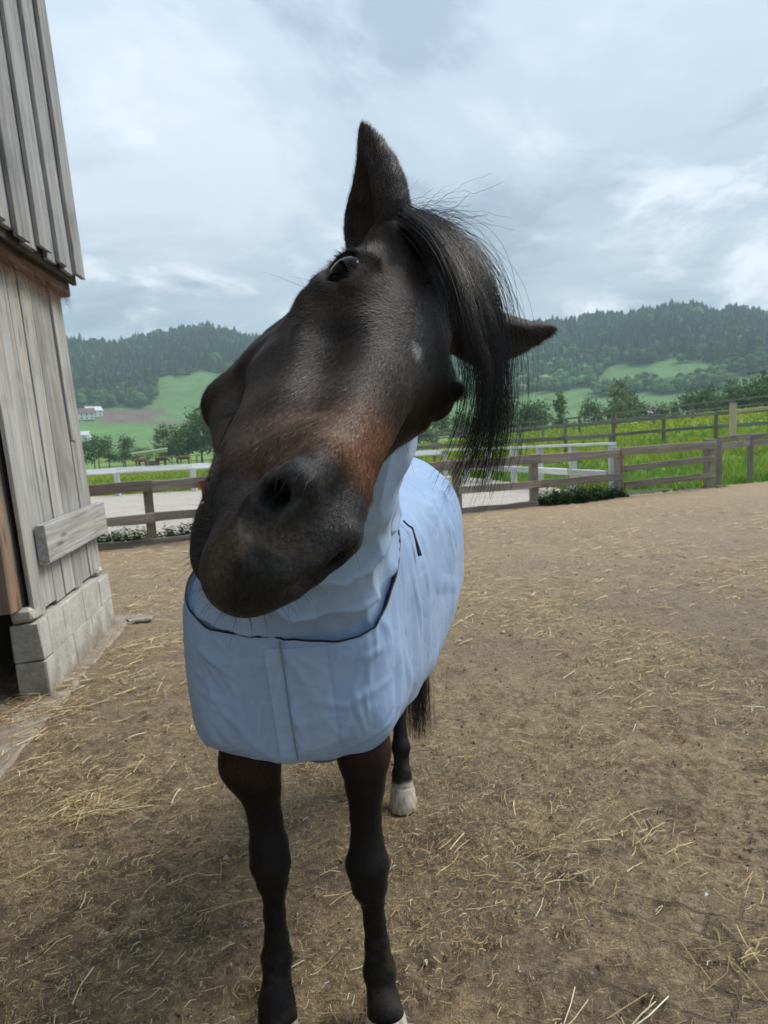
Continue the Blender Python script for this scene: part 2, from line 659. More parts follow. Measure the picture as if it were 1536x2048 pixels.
c = t.mix(1.0, t.attr('tint'), t.ramp(n1_, [(.25, (.72, .76, .7)), (.75, (1.25, 1.2, 1.3))]), 'MULTIPLY')
c = t.mix(1.0, c, t.ramp(n2_, [(.3, .7), (.7, 1.25)]), 'MULTIPLY')
c = t.mix(1.0, c, t.ramp(n3_, [(.3, .85), (.7, 1.15)]), 'MULTIPLY')
t.set(color=c, rough=.9, spec=.1, normal=t.bump(n2_, .6, .05))
ground = link('ground', np_mesh('ground', np.stack([X, Y, Z], -1).reshape(-1, 3), qd, True, colr.reshape(-1, 3)), t.m)
tag(ground, kind='structure')

# ------------------------------------------------------------------ yard: trodden soil with straw, up to the fence
FP, FD = np.array([-4.07, 10.66]), np.array([10.49, 4.0])
FD = FD / np.linalg.norm(FD)
FNRM = np.array([-FD[1], FD[0]])                       # away from the yard
ya = np.concatenate([np.arange(-44, 44, .30), np.arange(44, 316, 3.0)])
dirs = np.stack([np.sin(np.radians(ya)), np.cos(np.radians(ya))], 1)
den = dirs @ FNRM
rmax = np.where(den > .05, (FP @ FNRM + .12) / np.where(den > .05, den, 1), 30)
rmax = np.clip(rmax, 2, 30)
tt = np.concatenate([[0.0008], np.geomspace(.035, 1, 430)])
Rr = tt[:, None] * rmax[None, :]
A = np.radians(ya)[None, :]
X, Y = Rr * np.sin(A), Rr * np.cos(A)
P3 = np.stack([X, Y, np.zeros_like(X)], -1).reshape(-1, 3)


def yard_h(P):
    hgt = vnoise(P, 2.3, 41, 3) * .008 + vnoise(P, 14, 42, 3) * .0040 + vnoise(P, 55, 43, 3) * .0034
    return hgt


zz = yard_h(P3)
rg = np.random.default_rng(4)
for k in range(230):                                   # hoof prints and dung scuffs
    a, r_ = R(rg.uniform(-30, 34)), rg.uniform(1.3, 11)
    cx, cy_ = r_ * math.sin(a), r_ * math.cos(a)
    d = np.hypot(P3[:, 0] - cx, P3[:, 1] - cy_)
    s_ = rg.uniform(.04, .075)
    zz += np.where(d < s_ * 3, -.016 * np.exp(-(d / s_) ** 4) + .009 * np.exp(-((d - s_ * 1.35) / (s_ * .4)) ** 2), 0)
P3[:, 2] = np.maximum(zz, -.03) + .004
nr, na = X.shape
gi = np.arange(nr * na).reshape(nr, na)
gj = np.roll(gi, -1, 1)
qd = np.stack([gi[:-1], gj[:-1], gj[1:], gi[1:]], -1).reshape(-1, 4)[:, ::-1]
t = NT('yard_soil')
gp = t.geo()
big = t.noise(gp, .55, 5, .6, .4)
midn = t.noise(gp, 3.2, 6, .65, .5)
fine = t.noise(gp, 26.0, 6, .7, .3)
vfine = t.noise(gp, 120.0, 4, .7)
fib = t.noise(t.geo((14, 60, 10)), 1.0, 5, .65, 1.6)
fib2 = t.noise(t.geo((70, 16, 10), (3, 1, 0)), 1.0, 5, .65, 1.8)
soil = t.mix(t.ramp(fine, [(.36, 0), (.62, 1)]), (0.105, 0.071, 0.040), (0.43, 0.315, 0.19))
soil = t.mix(t.math('MULTIPLY', t.ramp(midn, [(.42, 0), (.68, 1)]), .65), soil, (0.45, 0.33, 0.185))
soil = t.mix(t.math('MULTIPLY', t.ramp(big, [(.45, 0), (.57, 1)]), .60), soil, (0.150, 0.108, 0.074))
strawy = t.math('MULTIPLY', t.math('MAXIMUM', t.ramp(fib, [(.53, 0), (.62, 1)]), t.ramp(fib2, [(.54, 0), (.63, 1)])), t.ramp(midn, [(.30, .15), (.62, .85)]))
mudm = t.noise(t.geo((1, 1, 1), (5, 2, 0)), 5.5, 7, .72, .8)
soil = t.mix(t.math('MULTIPLY', t.ramp(mudm, [(.505, 0), (.585, 1)]), .72), soil, (0.082, 0.056, 0.035))
soil = t.mix(strawy, soil, (0.58, 0.44, 0.22))
spk = t.ramp(t.n('ShaderNodeTexVoronoi', {'Vector': gp, 'Scale': 75.0}).outputs['Distance'], [(.10, 1), (.16, 0)])
spm = t.ramp(t.noise(gp, 9.0, 3, .6), [(.55, 0), (.65, 1)])
soil = t.mix(t.math('MULTIPLY', t.math('MULTIPLY', spk, spm), .8), soil, (0.50, 0.44, 0.34))
# worn paving showing through in the near part of the yard
pvv = t.n('ShaderNodeMapping', {'Vector': gp, 'Rotation': (0, 0, .5), 'Scale': (1, 1, 1)}).outputs[0]
pvd = t.n('ShaderNodeVectorMath', {0: pvv, 1: t.n('ShaderNodeVectorMath', {0: t.noise(gp, 9.0, 3, .6, 0, 'Color'), 1: (.035, .035, 0)}, operation='MULTIPLY').outputs[0]}, operation='ADD').outputs[0]
brk = t.n('ShaderNodeTexBrick', {'Vector': pvd, 'Scale': 1.0, 'Mortar Size': .009, 'Brick Width': .20, 'Row Height': .11, 'Mortar Smooth': .4}).outputs['Fac']
pm = t.math('MULTIPLY', t.n('ShaderNodeMapRange', {'Value': t.n('ShaderNodeVectorMath', {0: gp, 1: (.7, -1.0, 0)}, operation='DOT_PRODUCT').outputs['Value'], 'From Min': -2.3, 'From Max': -1.1}).outputs[0], t.ramp(t.noise(gp, 2.4, 5, .6), [(.42, 0), (.60, 1)]))
pav = t.math('MULTIPLY', brk, pm)
soil = t.mix(t.math('MULTIPLY', pav, .75), soil, (0.045, 0.036, 0.028))
# distance from the fence line: a sandy orange strip lies there, paler soil in the middle
dfe = t.n('ShaderNodeVectorMath', {0: gp, 1: (FNRM[0], FNRM[1], 0)}, operation='DOT_PRODUCT').outputs['Value']
c0 = float(FP @ FNRM)
wob = t.math('ADD', dfe, t.math('MULTIPLY', t.math('SUBTRACT', midn, .5), 1.2))
strip = t.n('ShaderNodeMapRange', {'Value': wob, 'From Min': c0 - 2.4, 'From Max': c0 - 1.0}).outputs[0]
soil = t.mix(t.math('MULTIPLY', strip, .75), soil, t.mix(fine, (0.34, 0.215, 0.105), (0.60, 0.41, 0.22)))
pale_mid = t.n('ShaderNodeMapRange', {'Value': wob, 'From Min': 2.2, 'From Max': 7.5}).outputs[0]
soil = t.mix(t.math('MULTIPLY', pale_mid, .55), soil, t.mix(midn, (0.34, 0.25, 0.16), (0.62, 0.47, 0.31)))
hgt = t.math('ADD', t.math('ADD', t.math('MULTIPLY', fine, 1.0), t.math('MULTIPLY', vfine, .35)), t.math('MULTIPLY', strawy, .5))
t.set(color=soil, rough=t.ramp(big, [(.35, .92), (.65, .62)]), spec=.32, normal=t.bump(t.math('SUBTRACT', t.math('SUBTRACT', hgt, t.math('MULTIPLY', mudm, .8)), t.math('MULTIPLY', pav, .6)), 1.0, .028))
yard = link('yard', np_mesh('yard', P3, qd), t.m)
tag(yard, kind='structure')

# ------------------------------------------------------------------ riding arena of pale sand
t = NT('arena_sand')
gp = t.geo()
f1, f2 = t.noise(gp, 1.1, 5, .6), t.noise(gp, 18, 5, .65)
t.set(color=t.mix(1.0, t.mix(f1, (0.34, 0.30, 0.255), (0.52, 0.475, 0.42)), t.ramp(f2, [(.3, .8), (.7, 1.12)]), 'MULTIPLY'), rough=.95, spec=.1, normal=t.bump(f2, .5, .02))


def fl(s, off=0.0):
    p = FP + FD * s + FNRM * off
    return (float(p[0]), float(p[1]))


AR_N = (4.42, 14.35)
AR_C = (1.85, 21.75)
a_pts = [fl(-9, .75), fl(5.3, .55), fl(8.6, .35), (4.5, 14.6), (2.1, 21.7), (-8, 20.6), (-22, 19.0)]
bm = bmesh.new()
vsb = [bm.verts.new((x, y, -.022)) for x, y in a_pts]
bm.faces.new(vsb)
me = bpy.data.meshes.new('arena')
bm.to_mesh(me)
bm.free()
arena = link('arena', me, t.m)
tag(arena, kind='structure')
# a shallow puddle by the gate
t = NT('puddle_water')
t.set(color=(0.10, 0.09, 0.07), rough=.06, spec=.6, normal=t.bump(t.noise(t.geo(), 14, 3, .5), .06, .01))
pv = []
for k in range(40):
    a = k / 40 * 2 * PI
    r_ = 1 + .22 * math.sin(3 * a + 1) + .12 * math.sin(5 * a)
    p = np.array(fl(9.95, .62)) + FD * math.cos(a) * .75 * r_ + FNRM * math.sin(a) * .38 * r_
    pv.append((p[0], p[1], -.012))
me = bpy.data.meshes.new('puddle')
me.from_pydata(pv, [], [tuple(range(40))])
tag(link('puddle', me, t.m), kind='structure')
# ================================================================== THE WOODED HILL
def cone_tree(seg, rg):
    V, Fq = [], []
    for (z0, z1, r0) in ((.12, .55, .24), (.36, .80, .18), (.62, 1.0, .12)):
        o = len(V)
        for i in range(seg):
            a = i / seg * 2 * PI + rg.uniform(-.2, .2)
            rr_ = r0 * rg.uniform(.7, 1.25)
            V.append((rr_ * math.cos(a), rr_ * math.sin(a), z0 + rg.uniform(-.04, .04)))
        V.append((rg.uniform(-.02, .02), rg.uniform(-.02, .02), z1))
        for i in range(seg):
            Fq.append((o + i, o + (i + 1) % seg, o + seg))
    return np.array(V), np.array(Fq)


def blob_tree(rg):
    bm = bmesh.new()
    for k in range(4):
        c = Vector((rg.uniform(-.16, .16), rg.uniform(-.16, .16), rg.uniform(.45, .82)))
        res = bmesh.ops.create_icosphere(bm, subdivisions=1, radius=rg.uniform(.17, .26))
        for v in res['verts']:
            v.co = v.co * rg.uniform(.75, 1.25) + c
    bm.verts.ensure_lookup_table()
    V = np.array([v.co[:] for v in bm.verts])
    Fq = np.array([[v.index for v in f.verts] for f in bm.faces])
    bm.free()
    return V, Fq


rgp = random.Random(5)
protos = [cone_tree(7, rgp) for _ in range(4)] + [blob_tree(rgp) for _ in range(4)]
rg = np.random.default_rng(8)
N = 26000
azs = rg.uniform(hz(-60), hz(1600), N)
rsf = np.sqrt(rg.uniform(600 ** 2, 1180 ** 2, N))
xp = 768 + 1500 * np.tan(np.radians(azs))
# near edge of the wood in each direction (metres from the yard)
edge = np.interp(xp, [-100, 150, 300, 329, 331, 420, 520, 760, 980, 1000, 1090, 1205, 1215, 1330, 1425, 1440, 1600],
                 [690, 692, 700, 702, 815, 830, 800, 720, 660, 655, 668, 690, 762, 772, 750, 735, 760])
edge = edge + 9 * np.sin(xp / 13.0) + 6 * np.sin(xp / 5.1)
ok = rsf > edge
# clearings
ok &= ~((xp > 120) & (xp < 330) & (rsf > 1060) & (rsf < 1100) & (rg.random(N) < .55))
# hedge band across the right-hand pasture
hedge = (xp > 1195) & (xp < 1470) & (np.abs(rsf - (655 + 10 * np.sin(xp / 20))) < 11)
hedge2 = (xp > 1430) & (xp < 1600) & (np.abs(rsf - 705) < 9)
keep = (ok & (rg.random(N) < .62)) | hedge | (hedge2 & (rg.random(N) < .7))
azs, rsf, xp, isl = azs[keep], rsf[keep], xp[keep], hedge[keep]
fx, fy = rsf * np.sin(np.radians(azs)), rsf * np.cos(np.radians(azs))
fz = terr(fx, fy)
hh_ = rg.uniform(10, 19, len(fx)) * np.where(rg.random(len(fx)) < .06, 1.25, 1)
kindn = np.where(rg.random(len(fx)) < smoothstep(640, 860, rsf) * .75 + .08, rg.integers(0, 4, len(fx)), rg.integers(4, 8, len(fx)))
kindn = np.where(isl, rg.integers(4, 8, len(fx)), kindn)
hh_ = np.where(kindn >= 4, hh_ * .82, hh_)
Vs, Fs, Cs, o = [], [], [], 0
for k, (pv_, pf_) in enumerate(protos):
    m = np.where(kindn == k)[0]
    rot = rg.uniform(0, 6.28, len(m))
    wid = hh_[m] * rg.uniform(.85, 1.25, len(m)) * (1.0 if k < 4 else 1.25)
    c_, s_ = np.cos(rot), np.sin(rot)
    vx = (pv_[None, :, 0] * c_[:, None] - pv_[None, :, 1] * s_[:, None]) * wid[:, None] + fx[m][:, None]
    vy = (pv_[None, :, 0] * s_[:, None] + pv_[None, :, 1] * c_[:, None]) * wid[:, None] + fy[m][:, None]
    vz = pv_[None, :, 2] * hh_[m][:, None] + fz[m][:, None] - .6
    Vs.append(np.stack([vx, vy, vz], -1).reshape(-1, 3))
    Fs.append((pf_[None] + (np.arange(len(m)) * len(pv_))[:, None, None]).reshape(-1, 3) + o)
    o += len(m) * len(pv_)
    base = np.array([0.028, 0.054, 0.034]) if k < 4 else np.array([0.055, 0.098, 0.034])
    patch = vnoise(np.stack([fx[m], fy[m], 0 * fx[m]], 1), .018, 61, 2)
    cc = base[None] * rg.lognormal(0, .36, (len(m), 1)) * (1 + rg.normal(0, .10, (len(m), 3))) * np.exp(.28 * patch)[:, None]
    Cs.append(np.repeat(cc, len(pv_), 0))
t = NT('forest_foliage')
f_ = t.noise(t.geo(), .7, 4, .6)
t.set(color=t.mix(1.0, t.attr('tint'), t.ramp(f_, [(.3, .6), (.7, 1.35)]), 'MULTIPLY'), rough=.9, spec=.05)
fo = link('forest', np_mesh('forest', np.concatenate(Vs), np.concatenate(Fs), False, np.concatenate(Cs)), t.m)
tag(fo, 'dark mixed forest covering the hill beyond the valley', 'forest', kind='stuff')
M['far_leaf'] = t.m


# ================================================================== TREES IN THE VALLEY
def make_tree(name, seed, slim, dens, leafcol, nleaf=1500, leaf=.30):
    """unit tree about 10 m tall: tapered trunk with limbs, crown of leaf clumps"""
    rg = np.random.default_rng(seed)
    root = empty(name)
    paths, rads, tips = [], [], []
    tr_ = np.array([(0, 0, -.4), (.05, .03, 1.6), (-.08, .06, 3.6), (.05, 0, 5.8), (0, .08, 8.4)]) + rg.normal(0, .06, (5, 3))
    paths.append(tr_)
    rads.append(np.array([.22, .17, .13, .08, .03]))
    for k in range(13):
        z0 = rg.uniform(1.4, 7.4)
        a = rg.uniform(0, 6.28)
        L = (2.5 * (1 - abs(z0 - 4.2) / 6.5)) * slim * rg.uniform(.7, 1.25)
        p0 = np.array([0, 0, z0])
        p2 = p0 + np.array([math.cos(a) * L, math.sin(a) * L, L * rg.uniform(.35, .9)])
        p1 = (p0 + p2) / 2 + np.array([0, 0, -.12 * L])
        paths.append(np.array([p0, p1, p2]))
        rads.append(np.array([.06, .04, .015]))
        tips.append(p2)
        tips.append((p1 + p2) / 2)
    V, Fq = tubes(paths, rads, 6)
    link('trunk', np_mesh('trunk', V, Fq), M['bark'], root)
    tips = np.array(tips + [(0, 0, 8.2), (0, 0, 9.2), (.3 * slim, 0, 7.4), (-.3 * slim, .2, 6.6)])
    ci = rg.integers(0, len(tips), nleaf)
    spread = np.array([.62 * slim + .15, .62 * slim + .15, .62])
    P = tips[ci] + rg.normal(0, 1, (nleaf, 3)) * spread * dens
    P[:, 2] = np.clip(P[:, 2], .7, 10.3)
    nrm = rg.normal(0, 1, (nleaf, 3)) + np.array([0, 0, .6])
    nrm /= np.linalg.norm(nrm, axis=1, keepdims=True)
    a = np.cross(nrm, rg.normal(0, 1, (nleaf, 3)))
    a /= np.linalg.norm(a, axis=1, keepdims=True)
    b_ = np.cross(nrm, a)
    s_ = leaf * rg.uniform(.5, 1.25, (nleaf, 1))
    V = np.stack([P + a * s_, P + b_ * s_ * .7 + nrm * s_ * .2, P - a * s_, P - b_ * s_ * .7 - nrm * s_ * .1], 1).reshape(-1, 3)
    Fq = np.arange(nleaf * 4).reshape(-1, 4)
    cc = np.array(leafcol)[None] * rg.lognormal(0, .30, (len(tips), 1))[ci] * rg.lognormal(0, .22, (nleaf, 1))
    link('crown', np_mesh('crown', V, Fq, False, np.repeat(cc, 4, 0)), M['leaf'], root)
    return root


M['bark'] = m_plain('bark', (0.09, 0.07, 0.05), .9, .3, 9.0, .5)
t = NT('leaf')
lc = t.attr('tint')
t.set(color=lc, rough=.6, spec=.2)
trl = t.n('ShaderNodeBsdfTranslucent', {'Color': lc})
mx = t.n('ShaderNodeMixShader', {0: .30, 1: t.b.outputs[0], 2: trl.outputs[0]})
t.t.links.new(mx.outputs[0], t.out.inputs['Surface'])
M['leaf'] = t.m

TREES = {
    'round': make_tree('broadleaf_tree', 1, 1.15, 1.0, (0.085, 0.150, 0.038)),
    'wide': make_tree('broadleaf_tree', 2, 1.45, 1.1, (0.064, 0.118, 0.034), 1900),
    'slim': make_tree('poplar_tree', 3, .50, .85, (0.095, 0.165, 0.040), 1000),
    'pale': make_tree('willow_tree', 4, .95, 1.0, (0.135, 0.180, 0.070)),
}
# (photo x of the trunk, distance m, height m, kind)
SPOTS_L = [(150, 185, 8.0, 'wide'), (196, 190, 7.6, 'wide'), (226, 186, 7.2, 'round'), (258, 188, 7.4, 'round'), (285, 215, 4.6, 'wide'), (305, 225, 4.2, 'round'), (338, 190, 9.6, 'pale'),
           (362, 186, 8.8, 'round'), (384, 190, 9.2, 'round'), (410, 184, 12.6, 'round'), (436, 182, 12.0, 'wide'), (470, 186, 10.0, 'wide'), (520, 190, 9.0, 'round'), (575, 186, 9.0, 'wide'), (640, 190, 9.5, 'round')]
SPOTS_R = [(840, 190, 9.0, 'wide'), (880, 186, 9.5, 'round'), (930, 190, 9.0, 'wide'), (985, 182, 10.5, 'round'), (1032, 180, 11.4, 'round'), (1062, 184, 9.8, 'wide'), (1088, 182, 10.0, 'round'), (1125, 178, 12.4, 'slim'), (1150, 215, 5.4, 'wide'),
           (1183, 182, 9.8, 'round'), (1212, 220, 5.6, 'wide'), (1243, 178, 13.0, 'pale'), (1268, 184, 10.6, 'round'), (1296, 190, 8.6, 'wide'), (1330, 190, 8.4, 'pale'), (1352, 188, 9.2, 'slim'),
           (1384, 186, 10.8, 'round'), (1424, 184, 11.6, 'round'), (1446, 196, 9.0, 'wide'), (1470, 182, 11.6, 'round'), (1500, 178, 11.0, 'wide'), (1526, 176, 12.4, 'wide'), (1560, 176, 12.4, 'round')]
LBL = {'round': 'rounded mid-green tree in the valley tree line', 'wide': 'broad dark green tree in the valley tree line',
       'slim': 'narrow upright tree in the valley tree line', 'pale': 'pale grey-green tree in the valley tree line'}
SIDE = {0: ' behind the white roofed shelter', 1: ' beyond the meadow fences'}
used = set()
rg = np.random.default_rng(3)
for (xpx, r_, h_, kd) in SPOTS_L + SPOTS_R:
    sd_ = int(xpx > 700)
    o = TREES[kd] if kd not in used else copy_tree(TREES[kd])
    used.add(kd)
    a = R(hz(xpx))
    x_, y_ = r_ * math.sin(a), r_ * math.cos(a)
    o.location = (x_, y_, tz(x_, y_) - .1)
    o.rotation_euler = (0, 0, rg.uniform(0, 6.28))
    s_ = h_ / 9.8 * 1.02
    o.scale = (s_ * rg.uniform(.9, 1.15), s_ * rg.uniform(.9, 1.15), s_)
    tag(o, ('low ' if h_ < 6 else 'tall ' if h_ > 11.5 else '') + LBL[kd] + SIDE[sd_], 'tree', 'valley trees' + SIDE[sd_])

# ================================================================== HOUSES, SHELTER AND GRAZING HORSES FAR OFF
M['plaster'] = m_plain('plaster', (0.72, 0.70, 0.66), .9, .06)
M['roof_tile'] = m_plain('roof_tile', (0.17, 0.10, 0.08), .8, .2, 3.0)
M['roof_grey'] = m_plain('roof_grey', (0.55, 0.56, 0.58), .6, .1, 3.0)
M['pane'] = m_plain('window_glass', (0.03, 0.035, 0.04), .15, .1)


def box(bm, lo, hi):
    x0, y0, z0 = lo
    x1, y1, z1 = hi
    v = [bm.verts.new(p) for p in ((x0, y0, z0), (x1, y0, z0), (x1, y1, z0), (x0, y1, z0), (x0, y0, z1), (x1, y0, z1), (x1, y1, z1), (x0, y1, z1))]
    for f in ((3, 2, 1, 0), (4, 5, 6, 7), (0, 1, 5, 4), (1, 2, 6, 5), (2, 3, 7, 6), (3, 0, 4, 7)):
        bm.faces.new([v[i] for i in f])


def bm_obj(name, fn, mat, parent):
    bm = bmesh.new()
    fn(bm)
    bmesh.ops.recalc_face_normals(bm, faces=bm.faces)
    me = bpy.data.meshes.new(name)
    bm.to_mesh(me)
    bm.free()
    return link(name, me, mat, parent)


def prism(bm, prof, y0, y1):
    a = [bm.verts.new((x, y0, z)) for x, z in prof]
    b_ = [bm.verts.new((x, y1, z)) for x, z in prof]
    bm.faces.new(a)
    bm.faces.new(b_[::-1])
    n = len(prof)
    for i in range(n):
        bm.faces.new((a[i], a[(i + 1) % n], b_[(i + 1) % n], b_[i]))


def house(xpx, r_, w, d, hw, hr, roofm, label, rot=0.0):
    a = R(hz(xpx))
    x_, y_ = r_ * math.sin(a), r_ * math.cos(a)
    h = empty('farmhouse', (x_, y_, tz(x_, y_) - .3), -a + rot)
    tag(h, label, 'house')
    bm_obj('wall', lambda bm: prism(bm, [(-d / 2, 0), (d / 2, 0), (d / 2, hw), (0, hw + hr), (-d / 2, hw)], -w / 2, w / 2), M['plaster'], h).rotation_euler = (0, 0, PI / 2)
    e = .7
    k = hr / (d / 2)
    ro = bm_obj('roof', lambda bm: prism(bm, [(-d / 2 - e, hw - e * k + .05), (0, hw + hr + .05), (d / 2 + e, hw - e * k + .05), (d / 2 + e, hw - e * k + .35), (0, hw + hr + .35), (-d / 2 - e, hw - e * k + .35)], -w / 2 - e, w / 2 + e), roofm, h)
    ro.rotation_euler = (0, 0, PI / 2)
    n = max(2, int(w / 3.2))
    for fz_ in ([1.0, 3.6] if hw > 4.5 else [1.0]):
        for i in range(n):
            cx = -w / 2 + w * (i + .5) / n
            bm_obj('window', lambda bm: box(bm, (cx - .5, -d / 2 - .06, fz_), (cx + .5, -d / 2 + .1, fz_ + 1.3)), M['pane'], h)
    return h


house(185, 640, 15, 10, 5.5, 3.5, M['roof_tile'], 'white farmhouse with brown roof below the ploughed field')
house(203, 655, 12, 9, 5.2, 3.0, M['roof_grey'], 'white farmhouse with grey roof below the ploughed field', .4)
house(172, 560, 13, 9, 4.0, 2.4, M['roof_grey'], 'low white house with pale roof among the valley trees', -.3)
house(1322, 470, 15, 10, 4.2, 3.2, M['roof_grey'], 'pale roofed farm building behind the valley tree line', .25)
house(1300, 480, 9, 9, 4.5, 3.2, M['roof_tile'], 'small brown roofed farmhouse behind the valley tree line', -.2)

# open field shelter with a light roof
a = R(hz(308))
x_, y_ = 118 * math.sin(a), 118 * math.cos(a)
sh = empty('field_shelter', (x_, y_, tz(x_, y_)), -a)
tag(sh, 'open field shelter with white sloping roof in the far paddock', 'shelter')
ro = bm_obj('roof', lambda bm: box(bm, (-2.6, -1.6, 0), (2.6, 1.6, .16)), M['white_rail'], sh)
ro.location = (0, 0, 2.15)
ro.rotation_euler = (R(-9), R(-5), 0)
for (px_, py_) in ((-2.0, -1.2), (2.0, -1.2), (-2.0, 1.2), (2.0, 1.2)):
    bm_obj('post', lambda bm: box(bm, (px_ - .08, py_ - .08, -.2), (px_ + .08, py_ + .08, 2.05)), M['old_fence'], sh)
bm_obj('hay_rack', lambda bm: box(bm, (-.7, -.5, 0), (1.3, .5, .9)), M['old_fence'], sh)


def far_horse(xpx, r_, col, rot, label):
    a = R(hz(xpx))
    x_, y_ = r_ * math.sin(a), r_ * math.cos(a)
    s = SDF((-.5, -1.5, -.1), (.5, 1.6, 1.9), .05)
    s.cone((0, -.55, 1.1), (0, .55, 1.1), .30, .29, .1)
    for sx_ in (-.15, .15):
        s.cone((sx_, -.6, .9), (sx_, -.58, .0), .13, .05, .1)
        s.cone((sx_, .55, .9), (sx_, .57, .0), .12, .05, .1)
    s.cone((0, .55, 1.2), (0, 1.05, .95), .20, .13, .1)
    s.cone((0, 1.05, .95), (0, 1.22, .45), .12, .07, .06)
    s.cone((0, -.85, 1.15), (0, -.95, .45), .05, .05, .05)
    V, Fq = s.mesh(1)
    o = link('grazing_horse', np_mesh('grazing_horse', V, Fq), m_plain('far_coat', col, .6, .2, 2.0), None, (x_, y_, tz(x_, y_)), rot)
    tag(o, label, 'horse')


far_horse(292, 112, (0.22, 0.10, 0.05), 1.2, 'chestnut horse grazing in front of the white roofed shelter')
far_horse(330, 116, (0.12, 0.040, 0.022), -1.5, 'red brown horse standing at the right end of the white roofed shelter')
far_horse(376, 116, (0.16, 0.058, 0.030), 1.7, 'red brown horse grazing alone away from the white roofed shelter')

# ================================================================== FENCES
def board(parent, name, p0, p1, W, T, mat, up=(0, 0, 1), seed=0, segs=4, jit=.006):
    """board from p0 to p1 (world-aligned inside parent at origin); W across 'side', T along 'up'"""
    p0, p1 = Vector(p0), Vector(p1)
    me = plank_mesh(name, (p1 - p0).length, W, T, segs, jit, .006, seed)
    o = link(name, me, mat, parent)
    frame(o, p0, p1 - p0, up)
    return o


def post(parent, x, y, z0, z1, w, mat, seed=0, lean=(0, 0)):
    return board(parent, 'post', (x, y, z0), (x + lean[0], y + lean[1], z1), w, w * .9, mat, (FNRM[0], FNRM[1], 0), seed, 4, .004)


yf = empty('yard_fence', (0, 0, 0))
tag(yf, 'weathered grey post and rail fence round the soil yard', 'fence')
S_POST = [-1.2, .7, 2.4, 4.1, 5.70, 7.22, 9.06, 11.20]
up3 = (FNRM[0], FNRM[1], 0)
for i, s_ in enumerate(S_POST):
    x_, y_ = fl(s_)
    post(yf, x_, y_, -.2, .945 - .006 * i if i < 7 else .96, .13 if i < 7 else .16, M['fence_wood'], i, (random.uniform(-.01, .01), 0))


def rail(par, s0, s1, z0, z1, Wd, T, mat, seed, off=-.085):
    x0, y0 = fl(s0, off)
    x1, y1 = fl(s1, off)
    return board(par, 'rail', (x0, y0, z0), (x1, y1, z1), Wd, T, mat, up3, seed, 5, .008)


spans = list(zip(S_POST[:-1], S_POST[1:]))
for i, (a_, b_) in enumerate([(-4.6, -1.2)] + spans):
    top_z = .865 - .006 * i if i < 7 else .85
    rail(yf, a_ - .05, b_ + .05, top_z + random.uniform(-.012, .012), top_z + random.uniform(-.012, .012), .15, .045, M['fence_wood'], 20 + i, -.088 - .048 * (i % 2))
    if i < 7:
        rail(yf, a_ - .05, b_ + .05, .40 + random.uniform(-.015, .015), .40 + random.uniform(-.015, .015), .13, .042, M['fence_wood'], 40 + i, -.088 - .046 * (i % 2))
    else:
        rail(yf, a_ + .05, b_ + .02, .53, .58, .12, .04, M['fence_wood'], 60, -.1)
        rail(yf, a_ + .05, b_ + .02, .23, .26, .12, .04, M['fence_wood'], 61, -.1)
    if i < 6:
        rail(yf, a_, b_, .045, .045, .10, .05, M['old_fence'], 70 + i, -.10)
af = empty('arena_fence', (0, 0, 0))
tag(af, 'white painted rail fence round the sandy riding arena', 'fence')
fa = np.array([(-21, 18.6), (-18.6, 19.0), (-15.5, 19.4), (-12.6, 19.75), (-9.9, 20.1), (-7.22, 20.43), (-5.2, 20.65), (-3.2, 20.9), (-1.2, 21.2), (.5, 21.5), AR_C])
pr_ = [AR_C, (2.3, 20.3), (2.72, 19.1), (3.15, 17.9), (3.55, 16.8), (3.98, 15.6), AR_N]
for i, (x_, y_) in enumerate(fa):
    board(af, 'post', (x_, y_, -.2), (x_, y_, .62), .13, .12, M['white_rail'], (0, 1, 0), 100 + i, 3, .003)
for i in range(len(fa) - 1):
    board(af, 'rail', (*fa[i], .66), (*fa[i + 1], .66), .16, .06, M['white_rail'], (0, -.8, .5), 120 + i, 3, .004)
for i, (x_, y_) in enumerate(pr_[1:]):
    zt = .68 + .26 * (i + 1) / 6
    board(af, 'post', (x_, y_, -.2), (x_, y_, zt), .13, .12, M['white_rail'], (0, 1, 0), 140 + i, 3, .003)
for i in range(6):
    z0, z1 = .70 + .26 * i / 6, .70 + .26 * (i + 1) / 6
    board(af, 'rail', (*pr_[i], z0 + .02), (*pr_[i + 1], z1 + .02), .20, .05, M['white_rail'], (0, 0, 1), 150 + i, 3, .004)
    board(af, 'rail', (pr_[i][0] - .1, pr_[i][1], z0 * .42), (pr_[i + 1][0] - .1, pr_[i + 1][1], z1 * .42), .13, .05, M['white_rail'], (.9, .25, .3), 160 + i, 3, .004)

pf = empty('paddock_fence', (0, 0, 0))
tag(pf, 'dark double rail fence leading right from the yard gate post', 'fence')
pp = [(6.75, 15.0), (7.79, 15.83), (9.6, 16.4), (11.8, 17.0)]
for i, (x_, y_) in enumerate(pp):
    board(pf, 'post', (x_, y_, -.2), (x_, y_, .93), .10, .10, M['old_fence'], (0, 1, 0), 200 + i, 3, .004)
for i in range(3):
    for z_ in (.91, .77):
        board(pf, 'rail', (*pp[i], z_), (*pp[i + 1], z_ + .02), .12, .045, M['old_fence'], (-.4, -.9, 0), 210 + 2 * i + (z_ > .85), 3, .008)


